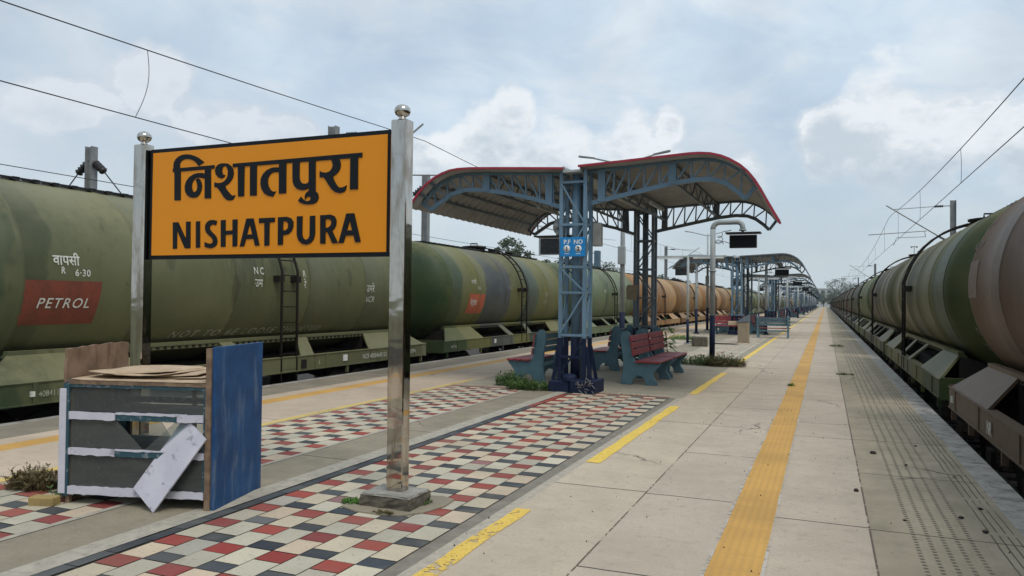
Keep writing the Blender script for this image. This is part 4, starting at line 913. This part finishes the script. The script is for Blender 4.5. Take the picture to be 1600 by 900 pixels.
# ------------------------------------------------------------ benches: local +x is the seat side, length along y
def make_bench():
    t=empty('bench')
    prof=[(-.36,0),(-.08,0),(-.05,.13),(.05,.19),(.15,.13),(.17,0),(.36,0),(.34,.08),(.27,.16),(.28,.24),(.36,.34),(.40,.42),(-.06,.40),(-.11,.50),(-.155,.72),(-.17,.92),(-.19,1.00),(-.25,1.05),(-.32,1.045),(-.37,.98),(-.375,.90),(-.35,.75),(-.30,.55),(-.31,.30),(-.34,.15)]
    # close-set outline drawn anticlockwise from the rear foot
    prof=[(-.36,0),(-.13,0),(-.11,.10),(-.04,.17),(.05,.17),(.12,.10),(.14,0),(.36,0),(.345,.08),(.285,.16),(.29,.24),(.36,.33),(.42,.40),(.42,.425),(-.05,.425),(-.10,.50),(-.145,.72),(-.16,.90),(-.18,.98),(-.235,1.035),(-.305,1.035),(-.355,.985),(-.37,.90),(-.345,.72),(-.31,.50),(-.31,.28),(-.335,.12)]
    for y in (0.0,1.32):
        m=MB().prism(prof,y,y+.075,'y'); o=m.build('side_panel','bench_teal',t,bevel=.008)
    for k in range(3):
        x=-.055+k*.165; m=MB().box(x,x+.145,-.07,1.465,.428,.462); m.build('seat_slat','bench_red',t,bevel=.006)
    for k in range(3):
        z=.56+k*.135; x=-.105-(z-.5)*.16; m=MB().add([(x,-.06,z),(x+.028,-.06,z),(x+.028,1.455,z),(x,1.455,z),(x-.018,-.06,z+.115),(x+.010,-.06,z+.115),(x+.010,1.455,z+.115),(x-.018,1.455,z+.115)],[(0,3,2,1),(4,5,6,7),(0,1,5,4),(1,2,6,5),(2,3,7,6),(3,0,4,7)]); m.build('back_slat','bench_red',t,bevel=.004)
        # rear faces of the slats are painted like the panels
        m=MB().add([(x-.004,-.06,z+.004),(x-.022,-.06,z+.111),(x-.022,1.455,z+.111),(x-.004,1.455,z+.004),(x-.001,-.06,z+.004),(x-.019,-.06,z+.111),(x-.019,1.455,z+.111),(x-.001,1.455,z+.004)],[(0,1,2,3),(7,6,5,4),(0,4,5,1),(1,5,6,2),(2,6,7,3),(3,7,4,0)]); m.build('slat_backing','bench_teal',t)
    m=MB().box(-.16,-.12,.06,1.34,.30,.36); m.build('stretcher','bench_teal',t)
    return t
bench=make_bench(); bt=tree_of(bench)
spots=[(-3.33,14.65,0,'teal and red bench at the right of the nearest shelter column'),(-3.33,16.30,0,'second red slatted bench on the right under the nearest shelter'),
(-5.37,15.40,PI,'teal bench facing the left train, left of the nearest column'),(-4.75,18.75,PI,'bench behind the near column facing the left train')]
for i,(x,y,rz,lab) in enumerate(spots):
    o=bench if i==0 else copy_tree(bt)[0]; o.location=(x,y,0); o.rotation_euler[2]=rz; tag(o,lab,'bench','benches along the platform')
for s in range(1,14):
    for j,(dx,dy,rz) in enumerate(((-3.40,1.5,0),(-3.40,3.3,0),(-4.85,2.9,PI),(-4.85,4.7,PI))):
        if s>9 and j in (1,3): continue
        o=copy_tree(bt)[0]; o.location=(dx+random.uniform(-.08,.08),13.1+27*s+dy,0); o.rotation_euler[2]=rz+random.uniform(-.04,.04)
        tag(o,('%s bench on the %s side under the %s shelter'%(('near','far')[j%2],('right','left')[j//2],NUM[s])),'bench','benches along the platform')
# benches set across the platform near the second shelter
for x,y,rz,lab in ((-1.55,37.6,PI/2,'grey bench turned towards the camera before the second shelter'),(-5.2,40.2,-PI/2,'red backed bench set across the platform before the second shelter')):
    o=copy_tree(bt)[0]; o.location=(x,y,0); o.rotation_euler[2]=rz; tag(o,lab,'bench','benches along the platform')
# ------------------------------------------------------------ display gantries
def make_gantry():
    t=empty('display_gantry')
    p=MB().cyl(0,0,1.27,3.50,.068,14); pts=[(0,0,3.50)]
    for k in range(1,7):
        a=R(15*k); pts.append((.17-.17*math.cos(a),0,3.50+.17*math.sin(a)))
    pts.append((.60,0,3.67))
    for k in range(1,6): a=R(18*k); pts.append((.60+.14*math.sin(a),0,3.53+.14*math.cos(a)))
    pts.append((.74,0,3.47)); p.tube(pts,.068,14)
    for z in (2.42,3.46): p.tube([((0 if z<3 else .74),0,z-.018),((0 if z<3 else .74),0,z+.018)],.095,14)
    p.build('pole','pole_grey',t); MB().cyl(0,0,.03,1.269,.071,14).build('pole_foot','navy',t)
    MB().box(-.16,.16,-.16,.16,-.005,.03).cyl(0,0,.03,.10,.11,14).build('base_plate','navy',t,bevel=.004)
    d_=MB().box(.42,1.09,-.07,.07,3.00,3.33).build('display_board','board_black',t,bevel=.008)
    MB().box(.33,1.19,-.18,.18,3.36,3.40).build('hood','dark_metal',d_,bevel=.005); MB().tube([(.74,0,3.40),(.74,0,3.47)],.035,8).build('hanger','pole_grey',d_)
    MB().box(.45,1.06,-.074,-.071,3.03,3.30).build('screen','sign_black',d_)
    b=MB(); pts=[]
    for k in range(40):
        a=k*.34; rr_=.11-.0018*k; pts.append((.15+rr_*math.cos(a)+.0012*k,0,3.10+.28*(k/40)+rr_*math.sin(a)*.8))
    b.tube(pts,.008,4,caps=False); b.tube([(.05,0,3.16),(.3,0,3.17),(.43,0,3.12)],.008,4); b.build('cable','wire',t)
    return t
ga=make_gantry(); gt=tree_of(ga); ga.location=(-2.70,20.3,0)
tag(ga,'nearest hooked grey pole with black display board, standing in weeds','display gantry','hooked poles with display boards')
for i in range(1,10):
    o=copy_tree(gt)[0]; y=41.1 if i==1 else 64.4+27*(i-2)*.97; o.location=(-2.80,y,0); tag(o,'hooked display board pole, %s from the near end of the right hand row'%NUM[i],'display gantry','hooked poles with display boards')
for i in range(8):
    o=copy_tree(gt)[0]; o.location=(-6.15,40.2+26.4*i,0); o.rotation_euler[2]=PI; tag(o,'hooked display board pole facing the left train, %s of its row'%NUM[i],'display gantry','hooked poles with display boards')
# street light masts with two arms
def make_light():
    t=empty('light_pole'); MB().tube([(0,0,1.3),(0,0,3.4),(0,0,5.60)],[.075,.066,.045],12).build('pole','pole_grey',t); MB().cyl(0,0,.0,1.299,.08,12).build('pole_foot','navy',t)
    MB().box(-.15,.15,-.15,.15,-.005,.03).build('base_plate','navy',t)
    for s in (-1,1):
        a=MB().tube([(0,0,5.47),(s*.95,0,5.72)],.022,8).build('arm','mast_grey',t)
        MB().add([(s*x,y,5.70+(x-.85)*.16+dz) for dz in (-.02,.025) for x,y in ((.85,-.04),(1.28,-.07),(1.33,0),(1.28,.07),(.85,.04))],[(0,1,2,3,4),(9,8,7,6,5)]+[(k,(k+1)%5,5+(k+1)%5,5+k) for k in range(5)]).build('lamp_head','mast_grey',a)
    MB().cbox(0,-.1,2.9,.2,.14,.5).build('junction_box','pole_grey',t,bevel=.006); return t
lt=make_light(); ltt=tree_of(lt); lt.location=(-5.30,21.2,0); tag(lt,'twin armed street light pole rising behind the nearest shelter roof','light pole','twin armed street light poles')
for i in range(1,8):
    o=copy_tree(ltt)[0]; o.location=(-6.25+(-.1*(i%2)),21.2+24.4*i,0); tag(o,'twin armed street light pole, %s along the platform'%NUM[i],'light pole','twin armed street light poles')
# low T shaped tube light poles
def make_tee():
    t=empty('tube_light_pole'); MB().cyl(0,0,.95,3.42,.05,10).build('pole','pole_grey',t); MB().cyl(0,0,.0,.949,.053,10).build('pole_foot','navy',t); MB().cyl(0,0,-.005,.03,.16,12).build('base_plate','steel_grey',t)
    MB().box(-1.25,-.04,-.05,.05,3.35,3.42).box(.04,1.45,-.05,.05,3.35,3.42).build('crossarm','pole_grey',t,bevel=.01)
    MB().box(-1.2,-.2,-.07,.07,3.30,3.348).box(.2,1.35,-.07,.07,3.30,3.348).build('tube_fitting','white_paint',t); return t
te=make_tee(); tt=tree_of(te); te.location=(-4.95,30.2,0); tag(te,'nearest T shaped tube light pole before the second shelter','tube light pole','T shaped tube light poles')
for i in range(1,7):
    o=copy_tree(tt)[0]; o.location=(-4.4,30.2+27*i,0); tag(o,'T shaped tube light pole, %s along the platform'%NUM[i],'tube light pole','T shaped tube light poles')
# bin, shelf, stump
t=tag(empty('litter_bin',(-3.05,32.2,0),-.1),'tan box bin with a slanted dark lid beside the yellow line','litter bin')
MB().box(-.20,.20,-.18,.18,.02,.84).build('body','tan_box',t,bevel=.01); MB().prism([(-.26,.84),(.22,.86),(.22,1.12),(.18,1.12)],-.21,.21,'y').build('lid','steel_grey',t); MB().box(-.60,-.21,-.12,.12,.70,.86).build('side_tray','cardboard',t,bevel=.01)
MB().box(-.25,.25,-.22,.22,-.0,.02).build('foot','tan_box',t)
t=tag(MB().cbox(0,0,.17,.55,.5,.36).build('cement_block','mossy_cement',bevel=.03),'mossy cement block on the platform behind the gantry','block'); t.location=(-4.25,28.6,0); t.rotation_euler[2]=.2
t=tag(MB().prism([(-.5,-.25),(-.1,-.3),(.4,-.2),(.55,.1),(.1,.25),(-.4,.2)],0,.02,'z').build('iron_plate','black_steel'),'flat rusty iron plate lying on the tiles','plate'); t.location=(-3.65,30.6,.01)
o=copy_tree(tree_of(t))[0]; o.location=(-4.9,31.6,.01); o.rotation_euler[2]=1.3; tag(o,'second flat rusty plate at the foot of the tube light pole','plate')

# ------------------------------------------------------------ overhead line
def ins(b,p,q,rad=.075,n=5):
    p=Vector(p); q=Vector(q)
    pts=[];rs=[]
    for k in range(n*2+1): pts.append(p+(q-p)*k/(n*2)); rs.append(rad if k%2 else rad*.45)
    b.tube(pts,rs,8)
def make_mast(h=7.0,arm=True):
    """steel column at the origin; the bracket reaches towards -x over the track"""
    t=empty('catenary_mast'); m=MB(); zt=h
    m.box(-.13,-.115,-.12,.12,-1.0,zt).box(.115,.13,-.12,.12,-1.0,zt).box(-.115,.115,-.006,.006,-1.0,zt); m.build('column','mast_grey',t); MB().box(-.35,.35,-.35,.35,-1.3,-.75).build('foundation','cement',t)
    if arm:
        b=MB().tube([(-.13,0,6.72),(-.45,0,6.72)],.025,6).tube([(-.85,0,6.71),(-2.75,0,6.62)],.018,6).tube([(-.13,0,4.85),(-.35,0,4.97)],.03,6).tube([(-.62,0,5.14),(-3.1,0,6.84)],.03,8)
        b.tube([(-1.2,0,5.45),(-3.95,0,5.30)],.022,6).tube([(-1.25,0,5.15),(-2.6,0,5.13),(-2.75,0,4.72)],.016,6).tube([(-1.3,0,5.45),(-1.25,0,5.15)],.016,5)
        b.build('bracket','mast_grey',t)
        
        for p_,q_ in (((-.45,0,6.72),(-.85,0,6.71)),((-.35,0,4.97),(-.62,0,5.14))): b=MB(); ins(b,p_,q_); b.build('insulator','insulator',t)
    return t
ma=make_mast(); mt_=tree_of(ma)
RY=[45.0,112,168,224,280,340]
for i,y in enumerate(RY):
    o=ma if i==0 else copy_tree(mt_)[0]; o.location=(6.05,y,0); tag(o,'%s overhead line mast with bracket on the right of the right train'%('nearest' if i==0 else NUM[i]),'catenary mast','masts on the right')
LY=[19.6,72.5,127,182,237,292,347]
for i,y in enumerate(LY):
    o=copy_tree(mt_)[0]; o.location=(-13.95,y,-.14); o.rotation_euler[2]=PI; tag(o,'%s overhead line mast with bracket beyond the left train'%('nearest' if i==0 else NUM[i]),'catenary mast','masts beyond the left train')
# plain masts with drooping guy insulators
def make_plain(h):
    t=empty('feeder_mast'); m=MB(); m.box(-.13,-.115,-.12,.12,-1.0,h).box(.115,.13,-.12,.12,-1.0,h).box(-.115,.115,-.006,.006,-1.0,h); m.build('column','mast_grey',t)
    for s in (-1,1):
        b=MB(); ins(b,(s*.16,0,h-.50),(s*.56,0,h-.80),.13,4); io=b.build('insulator','insulator',t)
        MB().tube([(s*.10,0,h-.42),(s*.16,0,h-.50)],.02,5).tube([(s*.56,0,h-.80),(s*1.6,0,h-1.8)],.02,5).build('stay','wire',io)
    return t
for x,y,h,lab in ((-20.8,16.8,6.15,'plain mast with two black insulators behind the first wagon'),(-15.0,27.4,6.65,'plain mast with insulators seen between the name board and the shelter'),(-17.5,57.6,6.35,'plain mast beyond the pale green wagon, left of the shelter column')):
    o=make_plain(h); o.location=(x,y,0); tag(o,lab,'feeder mast','plain masts beyond the left train')
def cat(y,sup,zs=6.28,sag=.82):
    for a,b in zip(sup,sup[1:]):
        if a<=y<=b: t=(y-a)/(b-a); return zs-4*(sag*((b-a)/60)**2)*t*(1-t)
    return zs
def wire(name,pts,rad,label,cat_='overhead wire',grp=None): return tag(MB().tube(pts,rad,5,sm=True).build(name,'wire'),label,cat_,grp)
for nm,x,sup,dy0 in (('right',3.12,[-14]+RY,4.0),('left',-10.95,[-35]+LY,9.9)):
    ys=[sup[0]+k*(sup[-1]-sup[0])/160 for k in range(161)]
    wire('messenger_wire',[(x,y,cat(y,sup)) for y in ys],.011,'upper sagging overhead wire above the %s train'%nm)
    wire('contact_wire',[(x,y,4.66) for y in ys],.010,'lower level overhead wire above the %s train'%nm)
    k=0; y=dy0-9
    while y<150:
        y+=9.0
        if y<3 or min(abs(y-s) for s in sup)<2.5: continue
        zt=cat(y,sup); zb=4.67; n=8; sl=.10 if nm=='left' and k==0 else .03
        pts=[(x+sl*math.sin(PI*q/n)*.5,y-(sl*2.2)*(q/n)+(sl*.9)*math.sin(PI*q/n),zt+(zb-zt)*q/n) for q in range(n+1)]
        o=wire('dropper',pts,.006,'thin dropper wire, %s along the line above the %s train'%(NUM[k],nm),'dropper wire','dropper wires'); k+=1
for x,z,l in ((-18.0,4.67,'low overhead wire above the far track behind the left train'),):
    wire('contact_wire',[(x,-30+k*4,z-(.0 if z<5 else .25*math.sin(k*.23)**2)) for k in range(95)],.011,l)
wire('feeder_cable',[(-14.9,27.4+k*1.5,6.3-.5*math.sin(PI*k/20)) for k in range(21)],.012,'slack cable between two plain masts beyond the left train')
# distant floodlight tower seen over the right train
t=tag(empty('floodlight_tower',(24.7,260,0)),'far lamp tower showing over the right train','light tower'); MB().tube([(0,0,-1),(0,0,19.2)],[.22,.1],8).build('column','mast_grey',t); MB().cbox(0,0,19.2,2.0,.4,.2).cbox(-.7,0,18.95,.4,.3,.3).cbox(.7,0,18.95,.4,.3,.3).build('lamp_cluster','mast_grey',t)

# ------------------------------------------------------------ plants
def leaf_cloud(b,rnd,c,rad,n,sz,flat=.8):
    for _ in range(n):
        v=Vector((rnd.gauss(0,1),rnd.gauss(0,1),rnd.gauss(0,1))).normalized()*rnd.random()**.45
        p=Vector(c)+Vector((v.x*rad[0],v.y*rad[1],v.z*rad[2])); a=Vector((rnd.uniform(-1,1),rnd.uniform(-1,1),rnd.uniform(-.6,.6))).normalized(); q=a.cross(Vector((rnd.uniform(-1,1),rnd.uniform(-1,1),rnd.uniform(-1,1)))).normalized()
        s=sz*rnd.uniform(.5,1.3); b.add([p-a*s-q*s*.1,p-q*s*.45,p+a*s,p+q*s*.45],[(0,1,2,3)])
def make_tree(h,wd,seed,clumps=16,leaves=60,sz=.28,mat='leaf_far',name='tree',open_=.5):
    rnd=random.Random(seed); t=empty(name); b=MB(); th_=h*.42
    b.tube([(0,0,-1.2),(rnd.uniform(-.2,.2),0,th_*.5),(rnd.uniform(-.3,.3),rnd.uniform(-.3,.3),th_)],[h*.028,h*.022,h*.016],8); cr=MB()
    for k in range(clumps):
        a=rnd.uniform(0,6.28); rr_=wd*.5*math.sqrt(rnd.random()); z=h*(.40+.56*rnd.random()); rr_*= math.sin(PI*min(1,max(.12,(z/h-.28)/.78)))**.6
        c=(rr_*math.cos(a),rr_*math.sin(a),z); b.tube([(0,0,th_*rnd.uniform(.6,1)),(c[0]*.5,c[1]*.5,th_+(z-th_)*.5),c],[h*.010,h*.006,h*.003],5)
        rc_=wd*rnd.uniform(.10,.19); leaf_cloud(cr,rnd,c,(rc_,rc_,rc_*.72),leaves,sz)
    b.build('trunk','bark',t); cr.build('crown',mat,t); return t
tr=[(-62,151,15.2,8.5,3,'loose topped tree standing alone beyond the left train'),(-64,139,11.0,5,4,'small feathery tree left of the tall loose one'),(-60,176,11.5,10,5,'broad tree behind the near shelter column'),(-63,196,13.2,14,6,'dense round tree right of the near shelter column'),(-60,213,12.2,13,7,'lower round tree next to the dense one'),
(-62,232,11.5,12,8,'fourth round tree in the row beyond the train'),(-55,262,10.5,13,9,'wide tree behind the rear shelter column'),(-52,300,10.0,14,10,'far low tree beyond the orange wagons'),(-60,330,11,15,11,'far tree behind the third shelter'),(-45,360,9,14,12,'small far tree behind the third shelter'),(-40,420,9,16,13,'distant tree left of the platform end'),(-30,470,9,18,14,'distant tree near the platform end'),
(9,560,19,20,15,'tall distant tree above the right train'),(20,580,16,22,16,'distant tree just right of the tall one'),(-1,500,9,16,17,'dark distant tree closing the platform'),(-12,490,8,16,18,'low dark distant tree at the platform end'),(4,480,7,14,24,'low bushy distant tree at the end of the right train')]
for x,y,h,wd,sd_,lab in tr:
    o=make_tree(h,wd,sd_,22 if wd>6 else 12,70,.42 if wd>6 else .30); o.location=(x,y,0); tag(o,lab,'tree','trees beyond the tracks')
# bare twiggy tree
t=empty('bare_tree',(-38,62,0)); rnd=random.Random(21); b=MB()
def twig(p,d,l,rad,n):
    q=p+d*l; b.tube([p,(p+q)/2+Vector((rnd.uniform(-.05,.05),rnd.uniform(-.05,.05),0))*l,q],[rad,rad*.8,rad*.6],5,caps=False)
    if n>0:
        for _ in range(3): twig(q if rnd.random()<.6 else p+d*l*.7,(d+Vector((rnd.uniform(-.7,.7),rnd.uniform(-.7,.7),rnd.uniform(-.1,.6)))).normalized(),l*rnd.uniform(.6,.8),rad*.6,n-1)
twig(Vector((0,0,-1)),Vector((0,0,1)),3.6,.10,5); b.build('branches','bark',t); tag(t,'bare twiggy tree beyond the train, right of the name board','tree')
# strip of scrub beyond the tracks
b=MB(); rnd=random.Random(8)
for k in range(210):
    y=40+k*3.1; leaf_cloud(b,rnd,(-48-rnd.uniform(0,6),y,rnd.uniform(.2,1.4)),(3,2.4,rnd.uniform(1.6,3.2)),26,.5)
for k in range(120):
    leaf_cloud(b,rnd,(24+rnd.uniform(0,6),60+k*5,rnd.uniform(.2,1.2)),(3,3,2),20,.5)
o=b.build('scrub','leaf_far'); o['kind']='stuff'; tag(o,'scrub and bushes beyond the tracks','scrub')
def weed(name,loc,rx,ry,h,n,mats,lab,seed,dry=0):
    t=empty(name,loc); rnd=random.Random(seed); b=MB(); st=MB(); fl=MB()
    for _ in range(n):
        a=rnd.uniform(0,6.28); q=math.sqrt(rnd.random()); x,y=rx*q*math.cos(a),ry*q*math.sin(a); hh=h*rnd.uniform(.35,1)*(1-.55*q)
        lean=Vector((rnd.uniform(-.5,.5),rnd.uniform(-.5,.5),1)).normalized(); p=Vector((x,y,0)); tip=p+lean*hh
        st.tube([p,(p+tip)/2,tip],[.004,.003,.0015],3,caps=False)
        for k in range(7):
            c=p+(tip-p)*rnd.uniform(.2,1); v=Vector((rnd.uniform(-1,1),rnd.uniform(-1,1),rnd.uniform(-.1,.7))).normalized(); s=rnd.uniform(.02,.045)*min(1,.25+h*2.2); w_=v.cross(Vector((0,0,1))).normalized()*s*.35
            b.add([c,c+v*s+w_,c+v*s*2,c+v*s-w_],[(0,1,2,3)])
        if rnd.random()<dry: leaf_cloud(fl,rnd,tuple(tip),(.025,.025,.02),4,.012)
    st.build('stems',mats[1],t); b.build('leaves',mats[0],t)
    if fl.v: fl.build('flower_heads','leaf_dry',t)
    return tag(t,lab,'plant')
weed('weed',(-4.95,12.95,0),.42,.28,.30,230,('leaf_weed','leaf_weed'),'green weed clump left of the near column base',1)
weed('weed',(-5.50,13.45,0),.30,.25,.42,120,('leaf_weed','leaf_weed'),'taller weeds against the side of the left bench',2)
weed('weed',(-2.72,20.25,0),.85,.45,.36,420,('leaf_weed','leaf_weed'),'wide weed patch round the nearest display gantry',3,.5)
weed('weed',(-2.35,20.0,0),.55,.35,.45,160,('leaf_dry','leaf_dry'),'dry flowering weeds to the right of the nearest gantry',4,.9)
weed('weed',(-6.08,4.43,0),.24,.15,.24,190,('leaf_dry','leaf_dry'),'dry brown weeds left of the kiosk',5,.6)
weed('weed',(-5.50,4.30,0),.10,.10,.22,30,('leaf_weed','leaf_weed'),'small green weed at the left foot of the kiosk',6)
weed('weed',(-3.40,5.10,.015),.09,.06,.035,90,('leaf_bright','leaf_bright'),'bright moss green tuft left of the sign footing',7)
weed('weed',(-3.02,4.93,.015),.09,.03,.02,40,('leaf_dry','leaf_weed'),'low yellowish weeds in front of the sign footing',8)
weed('weed',(-2.86,5.30,.015),.03,.09,.03,30,('leaf_weed','leaf_dry'),'thin dry weeds right of the sign footing',9)
weed('weed',(-.60,15.9,0),.07,.07,.09,30,('leaf_bright','leaf_bright'),'small bright green weed on the yellow strip',10)
weed('weed',(.42,19.0,0),.20,.12,.06,90,('leaf_weed','leaf_dry'),'low weed tuft at the edge of the dark strip, nearer one',11)
weed('weed',(.38,31.5,0),.25,.2,.12,90,('leaf_weed','leaf_dry'),'low weed tuft at the edge of the dark strip, farther one',12)
weed('weed',(-5.6,33.4,0),.75,.6,.30,260,('leaf_bright','leaf_weed'),'bright grass patch left of the tube light pole',13)
weed('weed',(-3.1,12.97,0),.5,.04,.015,40,('leaf_weed','leaf_dry'),'sparse weeds along the end of the tiles',14)
# sapling beside the benches
t=empty('sapling',(-3.42,17.95,0)); rnd=random.Random(31); b=MB(); st=MB(); st.tube([(0,0,0),(.02,0,.4),(-.02,0,.85)],[.012,.01,.006],5)
for k in range(64):
    z=rnd.uniform(.50,1.05); v=Vector((rnd.uniform(-1,1),rnd.uniform(-1,1),rnd.uniform(-.4,.4))).normalized(); c=Vector((0,0,z))+v*rnd.uniform(.05,.16); s=rnd.uniform(.07,.12); w_=v.cross(Vector((0,0,1))).normalized()*s*.45
    st.tube([(0,0,z-.05),tuple(c)],.003,3,caps=False); b.add([c,c+v*s*.8+w_+Vector((0,0,-.01)),c+v*s*1.8+Vector((0,0,-.05)),c+v*s*.8-w_+Vector((0,0,-.01))],[(0,1,2,3)])
st.build('stem','bark',t); b.build('leaves','leaf_bright',t); tag(t,'young leafy sapling behind the right hand bench','sapling')
# stones on the platform
for i,(x,y,s,lab) in enumerate(((.48,9.12,.035,'black stone on the dark strip, the largest one'),(.25,7.23,.028,'black stone on the pale paving left of the dark strip'),(.75,8.6,.016,'tiny dark stone between the worn dots'),(.95,9.8,.018,'tiny dark stone near the worn grooves'),(.95,6.65,.022,'dark stone low in the dark strip'),(1.05,6.3,.022,'dark flat stone near the right edge of the strip'),(1.13,7.0,.02,'dark stone close to the white edge'),(.55,6.4,.014,'small chip at the left of the dark strip'))):
    b=MB(); rnd=random.Random(40+i); b.lathe([(0,.7),(.5,1.0),(1.0,.6),(1.1,0)],(0,0,0),'z',7,False); b.v=[(x_*s*rnd.uniform(.7,1.2),y_*s*rnd.uniform(.7,1.2),z_*s*.8) for x_,y_,z_ in b.v]
    o=b.build('stone','stone_dark'); o.location=(x,y,0); tag(o,lab,'stone','stones on the platform')
b=MB(); rnd=random.Random(9)
for k in range(260):
    y=3.2+rnd.random()**1.6*16; x=rnd.uniform(-2.3,1.45) if rnd.random()<.75 else rnd.uniform(-4.9,-4.2); s=rnd.uniform(.002,.007)
    b.add([(x-s,y-s,.0),(x+s,y-s*.6,.0),(x+s*.5,y+s,.0),(x,y,s*1.1+.006)],[(0,1,3),(1,2,3),(2,0,3)])
o=b.build('grit','stone_dark'); o['kind']='stuff'; tag(o,'scattered grit on the platform paving','grit')
# distant buildings at the end of the line
def building(loc,sx,sy,h,fl,lab,nw=6):
    t=tag(empty('building',loc),lab,'building'); MB().box(-sx/2,sx/2,-sy/2,sy/2,-1.2,h).build('wall','building_white',t); MB().box(-sx/2-.4,sx/2+.4,-sy/2-.4,sy/2+.4,h,h+.5).build('roof','building_white',t)
    for k in range(fl):
        for j in range(nw):
            x=-sx/2+sx*(j+.5)/nw; z=h*(k+.3)/fl; MB().box(x-sx/nw*.28,x+sx/nw*.28,-sy/2-.05,-sy/2+.1,z,z+h/fl*.45).build('window','window_dark',t)
building((-4,640,0),26,14,13,3,'distant white block at the end of the platform'); building((26,700,0),40,14,11,2,'distant long pale building above the right train')
building((-120,420,0),40,20,10,2,'far pale building behind the trees on the left')
# ------------------------------------------------------------ haze
m=bpy.data.materials.new('haze'); m.use_nodes=True; nt=m.node_tree; nt.nodes.clear(); g=N(nt); o=g.new('ShaderNodeOutputMaterial')
pv=g.new('ShaderNodeVolumePrincipled'); pv.inputs['Color'].default_value=(.86,.91,.94,1); pv.inputs['Density'].default_value=.00022; pv.inputs['Anisotropy'].default_value=.2
g.link(pv.outputs[0],o.inputs['Volume']); MT['haze']=m
hz=MB().box(-1600,1600,-500,3050,-3,24).build('haze','haze'); hz['kind']='stuff'; tag(hz,'thin pale haze over the station','haze')
